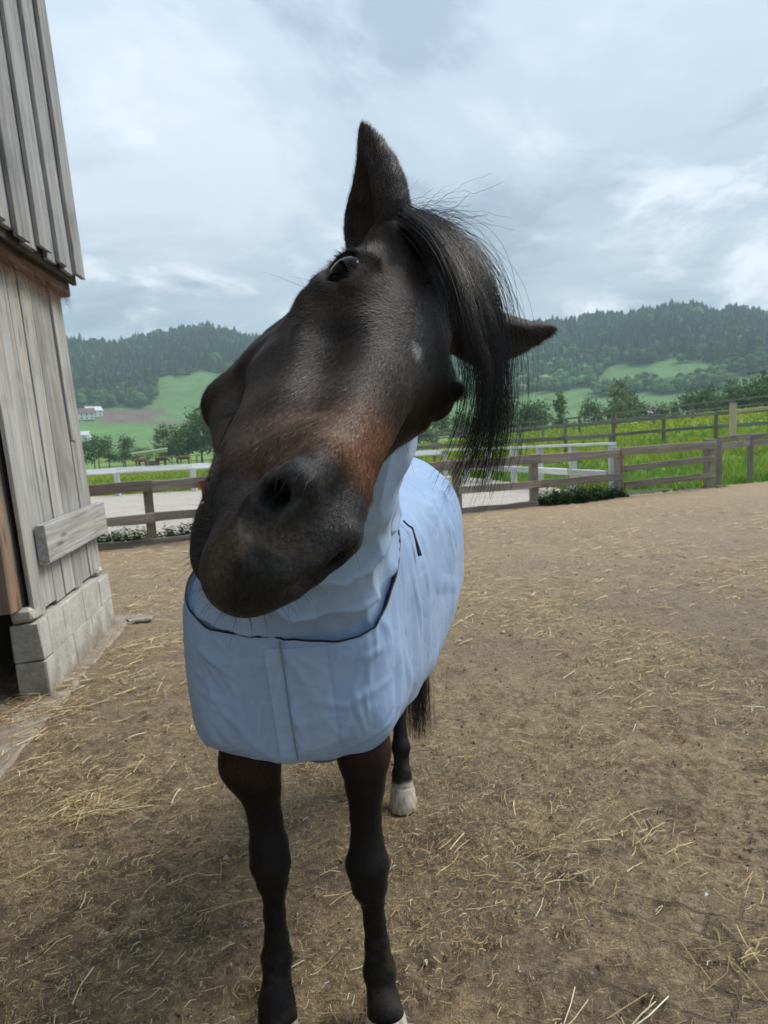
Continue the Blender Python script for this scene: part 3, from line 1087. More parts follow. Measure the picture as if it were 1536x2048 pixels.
def field_fence(name, label, pts, hgt, rails, mat, seed, pw=.11, rw=.11):
    f = empty(name, (0, 0, 0))
    tag(f, label, 'fence')
    for i, (x_, y_) in enumerate(pts):
        z_ = tz(x_, y_)
        board(f, 'post', (x_, y_, z_ - .2), (x_ + random.uniform(-.03, .03), y_, z_ + hgt * random.uniform(.96, 1.06)), pw, pw, mat, (0, 1, 0), seed + i, 2, .004)
    for i in range(len(pts) - 1):
        (x0, y0), (x1, y1) = pts[i], pts[i + 1]
        for z_ in rails:
            board(f, 'rail', (x0, y0 - .08, tz(x0, y0) + z_), (x1, y1 - .08, tz(x1, y1) + z_), rw, .04, mat, (0, -1, 0), seed + 50 + i, 2, .01)
    return f


def lerp_pts(p0, p1, n):
    return [(p0[0] + (p1[0] - p0[0]) * i / (n - 1), p0[1] + (p1[1] - p0[1]) * i / (n - 1)) for i in range(n)]


field_fence('meadow_fence', 'old grey two rail fence climbing the meadow behind the gate', lerp_pts((2.2, 31.5), (17.5, 26.0), 10), 1.15, (1.02, .55), M['old_fence'], 300, .11, .12)
field_fence('meadow_fence', 'thin grey fence farther up the meadow along its crest', lerp_pts((3.5, 47), (27, 43), 12), 1.1, (1.0, .6), M['old_fence'], 400, .11, .09)
field_fence('meadow_fence', 'low dark fence crossing the meadow just behind the arena', lerp_pts((-1.0, 26.5), (7.5, 24.5), 7), .8, (.74,), M['old_fence'], 500, .1, .13)
field_fence('meadow_fence', 'far thin fence across the left paddock', lerp_pts((-24, 64), (4, 60), 14), 1.0, (.95, .5), M['old_fence'], 600, .1, .06)
gp_ = empty('gate_post', (11.7, 25.0, tz(11.7, 25.0)))
tag(gp_, 'new pale timber gate post standing above the old meadow fence', 'post')
board(gp_, 'shaft', (0, 0, -.3), (.02, 0, 1.42), .17, .17, M['new_wood'], (0, 1, 0), 701, 3, .004)
board(gp_, 'cap', (.02, 0, 1.42), (.02, 0, 1.46), .20, .20, M['new_wood'], (0, 1, 0), 702, 1, .002)
board(gp_, 'hinge_rail', (.09, -.05, 1.15), (1.9, -.35, 1.28), .10, .04, M['new_wood'], (0, -1, .2), 703, 3, .004)

# red tub hanging on the yard fence
tb = empty('feed_tub', (*fl(1.53, -.34), .62))
tag(tb, 'dark red feed tub hung on the yard fence', 'tub')


def tub(bm):
    n = 18
    prof = [(.10, 0), (.135, .26), (.148, .262), (.148, .28), (.128, .28), (.095, .02)]
    rings = [[bm.verts.new((r_ * math.cos(i / n * 2 * PI), r_ * math.sin(i / n * 2 * PI), z_)) for i in range(n)] for r_, z_ in prof]
    for a_, b_ in zip(rings[:-1], rings[1:]):
        for i in range(n):
            bm.faces.new((a_[i], a_[(i + 1) % n], b_[(i + 1) % n], b_[i]))
    bm.faces.new(rings[0][::-1])
    bm.faces.new(rings[-1])


bm_obj('bucket', tub, m_plain('red_plastic', (0.16, 0.030, 0.030), .45, .1), tb)
th_ = np.linspace(0, PI, 14)
V, Fq = tubes([np.stack([.145 * np.cos(th_), 0 * th_, .27 + .10 * np.sin(th_)], 1)], [np.full(14, .004)], 5)
link('handle', np_mesh('handle', V, Fq), M['old_fence'], tb)

# ================================================================== WEEDS ALONG THE FENCE, MEADOW GRASS
def weed_mesh(name, seed, n_stem, rx, ry, h, leaf, col, flower=None):
    rg = np.random.default_rng(seed)
    V, F3, C = [], [], []
    for s in range(n_stem):
        a = rg.uniform(0, 6.28)
        q_ = math.sqrt(rg.random())
        bx, by = rx * q_ * math.cos(a), ry * q_ * math.sin(a)
        hh = h * rg.uniform(.45, 1.0) * (1 - .35 * q_)
        lx, ly = rg.normal(0, .12) * hh, rg.normal(0, .12) * hh
        for k in range(int(rg.integers(7, 12))):
            f = (k + .6) / 11
            p = np.array([bx + lx * f, by + ly * f, hh * f])
            an = rg.uniform(0, 6.28)
            d = np.array([math.cos(an), math.sin(an), rg.uniform(-.2, .7)])
            L = leaf * rg.uniform(.6, 1.3) * (1.15 - .6 * f)
            sd = np.array([-d[1], d[0], 0]) * L * .28
            o = len(V)
            V += [p, p + d * L * .5 + sd, p + d * L + np.array([0, 0, -.25 * L]), p + d * L * .5 - sd]
            F3.append((o, o + 1, o + 2, o + 3))
            cc = np.array(col) * rg.lognormal(0, .28)
            C += [cc] * 4
        if flower is not None and rg.random() < .35:
            for e in range(3):
                o = len(V)
                p = np.array([bx + lx, by + ly, hh]) + rg.normal(0, .012, 3)
                d = rg.normal(0, .018, (4, 3)) * np.array([1, 1, .4])
                V += [p + np.array([.02, 0, 0]), p + np.array([0, .02, .004]), p - np.array([.02, 0, 0]), p - np.array([0, .02, -.004])]
                F3.append((o, o + 1, o + 2, o + 3))
                C += [np.array(flower)] * 4
    return np_mesh(name, np.array(V), np.array(F3), False, np.array(C))


def weed(name, s0, off, label, seed, n, rx, ry, h, leaf, col, flower=None):
    x_, y_ = fl(s0, off)
    o = link(name, weed_mesh(name, seed, n, rx, ry, h, leaf, col, flower), M['leaf'], None, (x_, y_, -.03), math.atan2(FD[1], FD[0]))
    tag(o, label, 'weeds')


weed('nettle_clump', 8.15, .05, 'dense dark green nettle clump under the rails beside the gate', 1, 520, .95, .30, .50, .085, (0.042, 0.088, 0.022))
weed('nettle_clump', 9.02, -.05, 'small nettle tuft at the foot of the gate post corner', 2, 70, .22, .15, .30, .07, (0.050, 0.10, 0.026))
weed('leafy_weeds', 5.45, .10, 'low green weeds at the fence beside the horse sheet', 3, 60, .16, .16, .42, .09, (0.045, 0.095, 0.022))
weed('leafy_weeds', .0, .34, 'bushy weeds with pale flowers behind the fence next to the barn', 4, 230, .75, .30, .42, .085, (0.050, 0.10, 0.026), (.62, .62, .55))
weed('leafy_weeds', 1.55, .36, 'bushy weeds with pale flowers behind the fence below the red tub', 5, 210, .75, .30, .42, .085, (0.050, 0.10, 0.026), (.62, .62, .55))
weed('leafy_weeds', 10.6, .10, 'thin grass tuft under the gate rails', 6, 60, .7, .12, .13, .06, (0.085, 0.15, 0.03))
weed('leafy_weeds', 11.3, .0, 'grass tuft round the thick gate post', 7, 60, .35, .2, .14, .06, (0.085, 0.15, 0.03))

# meadow grass: tufts standing in the near meadow
rg = np.random.default_rng(17)
ng = 36000
a = np.radians(rg.uniform(-30, 34, ng))
r_ = 15.5 + 46 * rg.random(ng) ** 1.6
gx, gy = r_ * np.sin(a), r_ * np.cos(a)
sfen = (gx - FP[0]) * FD[0] + (gy - FP[1]) * FD[1]
nfen = (gx - FP[0]) * FNRM[0] + (gy - FP[1]) * FNRM[1]
e_x = AR_C[0] + (AR_N[0] - AR_C[0]) * (AR_C[1] - gy) / (AR_C[1] - AR_N[1])
inside = (gy < np.interp(gx, [-22, -8, 2.1], [19.1, 20.7, 21.9])) & (gx < np.maximum(e_x + .1, 1.9))
inside |= (np.hypot(sfen - 9.95, (nfen - .62) * 1.8) < 1.1)
m = ~inside & (nfen > .5)
gx, gy, r_ = gx[m], gy[m], r_[m]
ng = len(gx)
gz = terr(gx, gy) - .05 * (r_ < 24)
nb_ = 5
ang = rg.uniform(0, 6.28, (ng, nb_))
pat = vnoise(np.stack([gx, gy, 0 * gx], 1), .45, 6, 2)
hgt = (rg.uniform(.09, .26, (ng, nb_)) * (1 + .35 * np.clip(pat, -1, 1))[:, None]) * np.clip(28 / r_, .55, 1)[:, None]
bw = rg.uniform(.010, .022, (ng, nb_)) * (r_ / 16)[:, None] ** .8
bx, by = gx[:, None] + rg.normal(0, .06, (ng, nb_)), gy[:, None] + rg.normal(0, .06, (ng, nb_))
ln = rg.normal(0, .3, (ng, nb_, 2)) * hgt[..., None]
v0 = np.stack([bx - np.cos(ang) * bw, by - np.sin(ang) * bw, np.broadcast_to(gz[:, None], bx.shape)], -1)
v1 = np.stack([bx + np.cos(ang) * bw, by + np.sin(ang) * bw, np.broadcast_to(gz[:, None], bx.shape)], -1)
v2 = np.stack([bx + ln[..., 0], by + ln[..., 1], gz[:, None] + hgt], -1)
V = np.stack([v0, v1, v2], 2).reshape(-1, 3)
cc = np.array([0.235, 0.330, 0.055])[None] * rg.lognormal(0, .25, (ng, 1)) * np.stack([1 + .30 * np.clip(pat, -1, 1), 1 + .12 * np.clip(pat, -1, 1), 1 + 0 * pat], 1)
yel = rg.random(ng) < (.025 + .07 * (pat > .5))
cc[yel] = (0.60, 0.47, 0.03)
gme = np_mesh('meadow_grass', V, np.arange(len(V)).reshape(-1, 3), False, np.repeat(cc, nb_ * 3, 0))
tag(link('meadow_grass', gme, M['leaf']), 'bright green meadow grass with yellow buttercups behind the fences', 'grass', kind='stuff')
# ================================================================== THE BARN
BX = 96.6
barn = empty('barn', (-2.12, 4.49, 0), R(BX))          # local X runs along the wall away from the camera, local -Y faces the yard
barn.rotation_euler = (R(-2.9), 0, R(BX))               # the old frame leans a little inwards
tag(barn, 'weathered grey timber barn on a pale concrete block base', 'barn')
WL = 1.75
t = NT('concrete_block')
rn = t.rnd()
v = t.coords()
f1, f2 = t.noise(v, 6, 6, .65), t.noise(v, 40, 5, .7)
c = t.mix(t.ramp(f1, [(.3, 0), (.7, 1)]), (0.34, 0.32, 0.28), (0.55, 0.53, 0.48))
c = t.mix(1.0, c, t.ramp(f2, [(.3, .8), (.7, 1.12)]), 'MULTIPLY')
gpz = t.n('ShaderNodeSeparateXYZ', {0: t.n('ShaderNodeNewGeometry').outputs['Position']}).outputs['Z']
mud = t.n('ShaderNodeMapRange', {'Value': t.math('ADD', gpz, t.math('MULTIPLY', t.math('SUBTRACT', f1, .5), .35)), 'From Min': .20, 'From Max': .02}).outputs[0]
c = t.mix(t.math('MULTIPLY', mud, .7), c, (0.20, 0.15, 0.095))
t.set(color=c, rough=.92, spec=.15, normal=t.bump(t.math('ADD', f1, t.math('MULTIPLY', f2, .5)), .5, .01))
M['block'] = t.m


def rough_box(name, lo, hi, seed, mat, parent, jit=.005, bev=.007):
    rgq = random.Random(seed)
    bm = bmesh.new()
    box(bm, lo, hi)
    bmesh.ops.bevel(bm, geom=bm.edges[:], offset=bev, segments=1, affect='EDGES')
    for v_ in bm.verts:
        v_.co += Vector((rgq.uniform(-jit, jit), rgq.uniform(-jit, jit), rgq.uniform(-jit, jit)))
    bmesh.ops.recalc_face_normals(bm, faces=bm.faces)
    me = bpy.data.meshes.new(name)
    bm.to_mesh(me)
    bm.free()
    return link(name, me, mat, parent)


# two courses of blocks, 24 cm thick
k = 0
for row, (z0, z1) in enumerate(((-.06, .247), (.251, .49))):
    cuts = [0, .17, .62, 1.10, 1.52, WL] if row == 0 else [0, .17, .48, .95, 1.40, WL]
    for a_, b_ in zip(cuts[:-1], cuts[1:]):
        rough_box('concrete_block', (a_ + .0015, 0, z0), (b_ - .0015, .18, z1 - (.03 if (row and b_ > 1.5) else 0)), k, M['block'], barn)
        k += 1
rough_box('concrete_block', (.0, .03, .497), (.15, .17, .585), 50, M['block'], barn, .008, .02)
rough_box('concrete_block', (1.60, .02, .470), (1.74, .15, .540), 51, M['block'], barn, .010, .03)
rough_box('slab', (-1.2, -.10, -.05), (WL + .30, .40, .022), 52, M['block'], barn, .006, .01)
# lower planks: upright boards of uneven width, standing on the blocks
xs_ = [.05, .26, .50, .70, .93, 1.12, 1.36, 1.52, 1.73]
for i, (a_, b_) in enumerate(zip(xs_[:-1], xs_[1:])):
    z0 = .505 + random.uniform(0, .025)
    dep = .045 + random.choice([0, .008, .016])
    if i == 6:                                            # one board is in two pieces
        me = plank_mesh('plank', 1.06, b_ - a_ - .010, .028, 4, .002, .003, 800)
        frame(link('plank', me, M['barn_wood'], barn), ((a_ + b_) / 2, dep, z0), (0, 0, 1), (0, -1, 0))
        me = plank_mesh('plank', 1.30, b_ - a_ - .010, .028, 4, .002, .003, 801)
        frame(link('plank', me, M['barn_wood'], barn), ((a_ + b_) / 2, dep - .010, z0 + 1.066), (0, 0, 1), (0, -1, 0))
        continue
    me = plank_mesh('plank', 2.95 - z0, b_ - a_ - .012, .028, 5, .003, .003, 810 + i)
    frame(link('plank', me, M['barn_wood'], barn), ((a_ + b_) / 2, dep, z0), (0, 0, 1), (0, -1, 0))
# dark backing sheet: shade in the plank gaps given as colour
rough_box('gap_shade', (.06, .085, .50), (1.72, .14, 3.0), 60, M['barn_shade'], barn, 0, .004)
# horizontal board nailed across the planks
me = plank_mesh('cross_board', 1.52, .255, .065, 5, .004, .008, 830, .006)
frame(link('cross_board', me, M['barn_wood'], barn), (.24, -.012, .935), (1, 0, .0), (0, -1, 0))
# header beam, brown and mossy
me = plank_mesh('header_beam', 14.9, .13, .12, 10, .008, .015, 840)
frame(link('header_beam', me, M['rust_wood'], barn), (-13.12, .040, 2.80), (1, 0, 0), (0, -1, 0))
# ragged moss and old nest fluff hanging below the header
rg = np.random.default_rng(6)
nm = 5200
P = np.stack([rg.uniform(-1.6, 1.75, nm), rg.uniform(-.035, .01, nm), 2.72 + rg.normal(0, .045, nm)], 1)
d = np.stack([rg.normal(0, .02, nm), rg.uniform(-.03, .0, nm), rg.uniform(-.06, .01, nm)], 1)
s_ = np.stack([rg.uniform(.002, .004, nm), 0 * P[:, 0], 0 * P[:, 0]], 1)
V = np.stack([P - s_, P + s_, P + d], 1).reshape(-1, 3)
cc = np.array([0.17, 0.085, 0.045])[None] * rg.lognormal(0, .4, (nm, 1))
mo = link('moss_fringe', np_mesh('moss_fringe', V, np.arange(nm * 3).reshape(-1, 3), False, np.repeat(cc, 3, 0)), M['leaf'], barn)
tag(mo, kind='stuff')
# upper cladding: boards with cover battens, standing proud of the wall below, ends uneven
# under-boards and over-boards alternate
ux = -13.0  # cladding runs on out of view, lengthened to block sky light
i = 0
while ux < WL - .1:
    w = random.uniform(.38, .47)
    if ux + w > WL - .22: w = WL + .05 - ux
    for (cx, bw_, yy, nm_) in ((ux + w * .26, w * .56, -.100, 'cladding_board'), (ux + w * .74, w * .54, -.134, 'cover_board')):
        zb = 2.865 + random.uniform(-.025, .03)
        me = plank_mesh(nm_, 6.4 - zb, bw_, .030, 6, .004, .003, 850 + i, .008)
        frame(link(nm_, me, M['barn_upper'], barn), (cx, yy, zb), (0, 0, 1), (0, -1, 0))
        i += 1
    ux += w
rough_box('eave_shade', (-13.1, -.080, 2.82), (WL + .03, -.045, 6.38), 61, M['barn_shade'], barn, 0, .004)  # dark sheet paints in the shadow under the cladding ends
# old door jamb: reddish post on its own stone beside the opening
me = plank_mesh('door_post', 2.14, .20, .16, 6, .006, .010, 870)
frame(link('door_post', me, M['door_wood'], barn), (-.02, .175, .59), (0, 0, 1), (0, -1, 0))
me = plank_mesh('door_leaf', 2.05, .60, .04, 4, .004, .006, 871)
frame(link('door_leaf', me, M['barn_wood'], barn), (-.10, .66, .62), (0, 0, 1), (-1, .2, 0))
# the rest of the barn: back, far and near walls, loft floor, roof; unseen length added to shade the horse
rough_box('far_wall', (WL - .12, .30, -.05), (WL, 7.0, 6.4), 62, M['barn_upper'], barn, .002, .01)
rough_box('unseen_near_wall', (-13.2, .02, -.05), (-13.08, 7.0, 6.4), 63, M['barn_upper'], barn, .002, .01)
rough_box('back_wall', (-13.2, 7.0, -.05), (WL, 7.12, 6.4), 64, M['barn_upper'], barn, .002, .01)
rough_box('loft_floor', (-13.05, .16, 2.92), (WL - .14, 6.98, 3.02), 65, M['barn_shade'], barn, .002, .01)
bm_obj('roof', lambda bm: prism(bm, [(-.7, 6.1), (3.55, 8.7), (7.8, 6.1), (7.8, 6.32), (3.55, 8.95), (-.7, 6.32)], -13.7, WL + .6), M['roof_tile'], barn).matrix_local = Matrix(((0, 1, 0, 0), (1, 0, 0, 0), (0, 0, 1, 0), (0, 0, 0, 1)))
rough_box('inner_partition', (.85, .35, -.05), (.95, 6.9, 2.9), 66, M['barn_shade'], barn, .002, .01)

# broken flat stone by the far corner of the barn
st = link('paving_stone', plank_mesh('paving_stone', .20, .15, .03, 3, .012, .01, 880, .02), M['block'], None)
frame(st, (-2.24, 6.27, .026), (.9, .35, .03), (0, 0, 1))
tag(st, 'pale broken paving stone at the foot of the barn corner', 'stone')

for i, x0 in enumerate(np.arange(-13.0, -3.2, .46)):  # unseen plank wall added along the lengthened barn to block the sky
    me = plank_mesh('plank', 2.75, .45, .03, 4, .003, .003, 1000 + i)
    frame(link('plank', me, M['barn_wood'], barn), (float(x0) + .23, .06, .02), (0, 0, 1), (0, -1, 0))
# ================================================================== THE HORSE
HM = np.array([[-0.52, -0.2314, 0.8222], [-0.3253, -0.8364, -0.4412], [0.7898, -0.4969, 0.3596]])   # head axes: right, nose, dorsal
u_, s_, v_ = np.linalg.svd(HM)
HM = u_ @ v_
HT = np.array([0.1089, 1.1409, 1.8243])
HS = 1.08


def h2w(p):
    return np.asarray(p, float) * HS @ HM.T + HT


def w2h(p):
    return (np.asarray(p, float) - HT) @ HM / HS


def sym(fn):
    for s in (1, -1):
        fn(s)


# ---- head (local metres before scaling: y from poll 0 to lip 0.6, z dorsal)
g = SDF((-.17, -.14, -.38), (.17, .67, .10), 0.003)
g.ell((0, .085, -.066), (.086, .098, .078), .01)                       # cranium
g.ell((0, .18, -.048), (.092, .120, .058), .03)                       # forehead
g.cone((0, .20, -.062), (0, .46, -.056), .064, .048, .03)             # nasal bone
g.cone((0, .24, -.100), (0, .50, -.095), .068, .046, .04)             # maxilla
for s in (1, -1):
    g.ell((s * .080, .192, -.044), (.031, .048, .034), .028)          # orbital rim
    g.cone((s * .066, .09, -.05), (s * .082, .17, -.04), .024, .02, .03)   # temple arch
    g.cone((s * .082, .225, -.085), (s * .052, .38, -.085), .022, .013, .035)  # facial crest
    g.ell((s * .038, .172, -.165), (.037, .115, .115), .03)           # masseter
    g.cone((s * .064, .215, -.090), (s * .046, .21, -.20), .026, .030, .04)
    g.cone((s * .046, .28, -.15), (s * .034, .46, -.132), .032, .025, .05)   # buccinator   # cheek under the eye
    g.cone((s * .042, .10, -.225), (s * .040, .232, -.262), .028, .028, .025)   # jaw angle
    g.cone((s * .040, .232, -.262), (s * .022, .44, -.152), .028, .024, .03)  # mandible
    g.cone((s * .03, .045, -.035), (s * .070, .035, -.036), .032, .030, .03)    # ear root
g.ell((0, .525, -.092), (.042, .080, .066), .035)                     # muzzle
for s in (1, -1):
    g.ell((s * .029, .532, -.064), (.018, .052, .046), .022)          # nostril wing
    g.cone((s * .022, .490, -.028), (s * .034, .535, -.030), .017, .013, .022)  # cartilage over the nostril
    rim = [(.027, .586, -.068), (.036, .573, -.072), (.044, .556, -.065), (.047, .540, -.048), (.043, .530, -.031), (.034, .538, -.020)]
    for p_, q_ in zip(rim[:-1], rim[1:]):
        g.cone((s * p_[0], p_[1], p_[2]), (s * q_[0], q_[1], q_[2]), .0088, .0088, .012)
    g.ell((s * .018, .572, -.098), (.024, .035, .042), .022)          # upper lip halves
    g.ell((s * .032, .48, -.142), (.022, .055, .030), .03)            # cheek by the mouth
g.ell((0, .592, -.098), (.030, .026, .040), .02)
g.ell((0, .515, -.166), (.037, .052, .028), .014)                     # lower lip
g.ell((0, .480, -.180), (.034, .05, .030), .025)                      # chin
for s in (1, -1):
    g.cone((s * .064, .450, -.144), (s * .043, .55, -.145), .0070, .0090, .006, sub=True)   # mouth slit
    g.cone((s * .042, .55, -.146), (s * .0, .600, -.148), .0075, .009, .006, sub=True)
    # nostril: a long comma with a deep inner end
    g.cone((s * .041, .556, -.022), (s * .049, .562, -.038), .007, .012, .007, sub=True)
    g.cone((s * .049, .562, -.038), (s * .044, .582, -.053), .0130, .0132, .008, sub=True)
    g.cone((s * .044, .582, -.053), (s * .030, .602, -.060), .012, .006, .012, sub=True)
    g.cone((s * .046, .562, -.042), (s * .024, .510, -.052), .0125, .011, .006, sub=True)
    g.cone((s * .064, .485, -.045), (s * .060, .505, -.085), .007, .010, .03, sub=True)   # groove behind the wing
    # eye socket, lids
    g.ell((s * .105, .203, -.041), (.026, .0275, .0225), .006, sub=True)
    g.cone((s * .088, .168, -.030), (s * .091, .196, -.0085), .0060, .0075, .010)
    g.cone((s * .091, .196, -.0085), (s * .087, .236, -.028), .0075, .0050, .010)
    g.cone((s * .094, .170, -.058), (s * .100, .202, -.0715), .0070, .0085, .012)
    g.cone((s * .100, .202, -.0715), (s * .0925, .236, -.054), .0085, .006, .012)
    g.cone((s * .076, .30, -.048), (s * .060, .42, -.045), .011, .011, .04, sub=True)   # hollow above the crest
    g.ell((s * .086, .115, -.014), (.014, .028, .009), .04, sub=True)  # hollow above the eye
nk = w2h((-.22, 2.05, 1.26))
a0 = np.array([0, .075, -.135])
g.cone(a0 - np.array([0, .02, 0]), a0 + (nk - a0) * .35, .082, .112, .05)

# ---- ears: cupped leaves, each in its own direction (given in world metres)


def ear(base, tip, mouth, width, gs):
    base, tip = w2h(base), w2h(tip)
    ax = tip - base
    L = np.linalg.norm(ax)
    ax /= L
    mo = (HM.T @ np.asarray(mouth, float))
    mo -= ax * (mo @ ax)
    mo /= np.linalg.norm(mo)
    sd = np.cross(ax, mo)
    st = [(-.12, .80), (.08, .98), (.24, 1.0), (.42, .84), (.60, .62), (.78, .40), (.91, .19), (1.0, .05)]
    for (t0, w0), (t1, w1) in zip(st[:-1], st[1:]):
        bend = lambda t: sd * (0.012 * math.sin(t * 3.1)) - mo * 0.010 * math.sin(t * 2.6)
        gs.cone(base + ax * L * t0 + bend(t0), base + ax * L * t1 + bend(t1), w0 * width, w1 * width, .012, flat=(mo, 1.2))
    for (t0, w0), (t1, w1) in zip(st[1:-2], st[2:-1]):
        o = mo * width * .62
        gs.cone(base + ax * L * t0 + o, base + ax * L * t1 + o * .9, w0 * width * .70, w1 * width * .62, .006, sub=True, flat=(sd, 1.15))


g2 = SDF((-.27, -.24, -.20), (.27, .12, .16), 0.0025)
ear((0.006, 1.125, 1.862), (-0.008, 1.15, 2.034), (-.62, -.78, -.05), .044, g2)
ear((0.148, 1.165, 1.722), (0.288, 1.205, 1.731), (.05, -.80, -.60), .036, g2)
hx = [g.ax[i] for i in range(3)]
V2, F2 = g2.mesh(1)
V1, F1 = g.mesh(2)
sq = 1 - .10 * smoothstep(.40, .53, V1[:, 1])                          # fine muzzle
V1[:, 0] *= sq
V1[:, 2] = -.088 + (V1[:, 2] + .088) * sq
HV, HF = np.concatenate([V1, V2]), np.concatenate([F1, F2 + len(V1)])
HN = vnormals(HV, HF)


def head_color(P, N):
    """coat colour at head-local points"""
    x, y, z = P[:, 0], P[:, 1], P[:, 2]
    n1 = vnoise(P, 38, 3)
    n2 = vnoise(P, 110, 4)
    c = np.tile(np.array([0.020, 0.0145, 0.0115]), (len(P), 1))

    def mixin(w, col):
        nonlocal c
        w = np.clip(w, 0, 1)[:, None]
        c = c * (1 - w) + np.array(col) * w
    mixin(.55 * smoothstep(-.2, 1.0, n1) * (y < .45), (0.042, 0.027, 0.0185))
    # reddish brown band over the nose, paler towards the right side of the face
    d = np.sqrt(((y - .445 + .35 * np.minimum(x + .01, 0)) / (.055 + .25 * np.clip(-x - .01, 0, .06))) ** 2 + ((x + .012) / .085) ** 2 * .35)
    mixin(.92 * smoothstep(1.55, .25, d + .16 * n1 + .10 * n2) * smoothstep(.075, .0, x) * smoothstep(-.16, -.05, z), (0.125, 0.049, 0.021))
    mixin(.50 * smoothstep(1.2, .2, np.sqrt(((y - .44) / .05) ** 2 + ((x - .045) / .035) ** 2) + .12 * n1), (0.15, 0.105, 0.078))
    # grey muzzle and dark lips
    mz = smoothstep(.485, .52, y + .010 * n1 + .4 * np.minimum(x + .02, 0))
    mixin(mz, (0.017, 0.0155, 0.015))
    mixin(.6 * smoothstep(.02, .5, n2) * mz, (0.028, 0.026, 0.025))
    mixin(.5 * smoothstep(.56, .60, y) * smoothstep(.3, .9, n1 + .3), (0.085, 0.060, 0.036))
    # greying hair round the whorl, the hollow above the crest
    mixin(.75 * smoothstep(.075, .0, np.hypot(x + .012, (y - .235) * .6)) * smoothstep(-.05, 0, z), (0.105, 0.098, 0.097))
    mixin(.5 * smoothstep(.05, .0, np.hypot(x - .055, (y - .38) * .8)), (0.13, 0.105, 0.09))
    mixin(.6 * smoothstep(.012, .004, np.hypot(x + .003, (y - .262) * .7) + .004 * n2), (0.42, 0.40, 0.38))
    # eyelids and inside of nostril and ears
    for s in (1, -1):
        e = np.hypot(y - .2, z + .052)
        mixin(.85 * smoothstep(.045, .022, e) * (x * s > .06), (0.012, 0.011, 0.011))
    return c


HC = head_color(HV, HN)
ew = (HV[:, 1] < .03) & (np.abs(HV[:, 0]) > .07)
HC[ew] = HC[ew] * .6 + np.array([0.026, 0.020, 0.017]) * .4
HVw = h2w(HV)

# ---- body, neck and legs in world metres
FL1 = [(-0.379, 1.851, 0.747, 0.069), (-0.358, 1.851, 0.671, 0.052), (-0.350, 1.851, 0.590, 0.043), (-0.345, 1.846, 0.519, 0.049),
       (-0.343, 1.841, 0.474, 0.052), (-0.342, 1.846, 0.417, 0.040), (-0.342, 1.851, 0.386, 0.030), (-0.344, 1.851, 0.324, 0.028),
       (-0.343, 1.851, 0.255, 0.031), (-0.345, 1.846, 0.200, 0.041), (-0.347, 1.838, 0.163, 0.034), (-0.346, 1.825, 0.143, 0.036),
       (-0.347, 1.808, 0.110, 0.046), (-0.344, 1.790, 0.076, 0.052)]
FL2 = [(-0.084, 1.851, 0.761, 0.060), (-0.085, 1.851, 0.667, 0.050), (-0.088, 1.851, 0.582, 0.040), (-0.088, 1.846, 0.511, 0.043),
       (-0.090, 1.841, 0.457, 0.056), (-0.088, 1.846, 0.393, 0.046), (-0.083, 1.851, 0.349, 0.031), (-0.080, 1.851, 0.283, 0.028),
       (-0.077, 1.851, 0.225, 0.031), (-0.074, 1.846, 0.145, 0.043), (-0.071, 1.833, 0.105, 0.036), (-0.067, 1.815, 0.090, 0.040), (-0.063, 1.795, 0.068, 0.049)]
HL = [(-0.01, 2.98, 1.05, .17), (0.02, 3.01, 0.80, .095), (0.035, 3.18, .565, .058), (0.024, 3.14, .47, .043), (0.021, 3.065, 0.302, 0.027),
      (0.021, 3.035, 0.231, 0.039), (0.021, 3.025, 0.184, 0.030), (0.018, 3.01, 0.125, 0.040), (0.019, 2.998, 0.080, 0.048)]
HR = [(x - .150, y + .11, z, r) for (x, y, z, r) in HL]
b = SDF((-.62, 1.05, .03), (.36, 3.52, 1.86), 0.0075)
b.cone((-.23, 2.10, 1.10), (.0, 2.95, 1.12), .235, .26, .05)                      # barrel
b.ell((-.25, 1.96, 1.04), (.20, .22, .26), .08)                                   # chest
b.ell((0.0, 3.02, 1.17), (.24, .30, .27), .08)                                    # rump
b.cone((-.21, 2.12, 1.38), (-.05, 2.75, 1.36), .09, .10, .1)                      # withers and back
for (nl, kk) in ((FL1, .02), (FL2, .02), (HL, .04), (HR, .04)):
    for (x0, y0, z0, r0), (x1, y1, z1, r1) in zip(nl[:-1], nl[1:]):
        b.cone((x0, y0, z0), (x1, y1, z1), r0, r1, kk if z0 > .8 else .012)
for fl in (FL1, FL2):
    x0, y0, z0, r0 = fl[0]
    b.cone((x0 * .92 - .02, 1.93, 1.00), (x0, y0, z0), .085, r0, .05)
    x, y, z, r = fl[8]
    b.cone((x, y + .022, fl[6][2]), (x, y + .026, z), .014, .016, .015)           # flexor tendon
    x, y, z, r = fl[9]
    b.ell((x, y + .03, z), (.022, .02, .024), .015)                               # ergot
    x, y, z, r = fl[4]
    b.ell((x, y - .022, z + .01), (.030, .024, .045), .02)                        # kneecap
na = h2w(a0 + (nk - a0) * .12)
b.cone(na, (-.22, 2.04, 1.24), .100, .17, .08)                                   # neck
BV, BF = b.mesh(2)
x, y, z = BV.T
BC = np.tile(np.array([0.0095, 0.0082, 0.0080]), (len(BV), 1))
wr = smoothstep(.66, .84, z + .02 * vnoise(BV, 25, 9))[:, None] * .6
BC = BC * (1 - wr) + np.array([0.045, 0.017, 0.0085]) * wr
dust = smoothstep(.30, .06, z + .05 * vnoise(BV, 40, 12))[:, None] * .35 * smoothstep(-.3, .9, vnoise(BV, 90, 13))[:, None]
BC = BC * (1 - dust) + np.array([0.075, 0.056, 0.040]) * dust
wp = (smoothstep(.105, .092, z + .006 * vnoise(BV, 60, 2)) * (y > 2.5) * (x > -.05))[:, None] * .9
BC = BC * (1 - wp) + np.array([0.36, 0.31, 0.26]) * wp

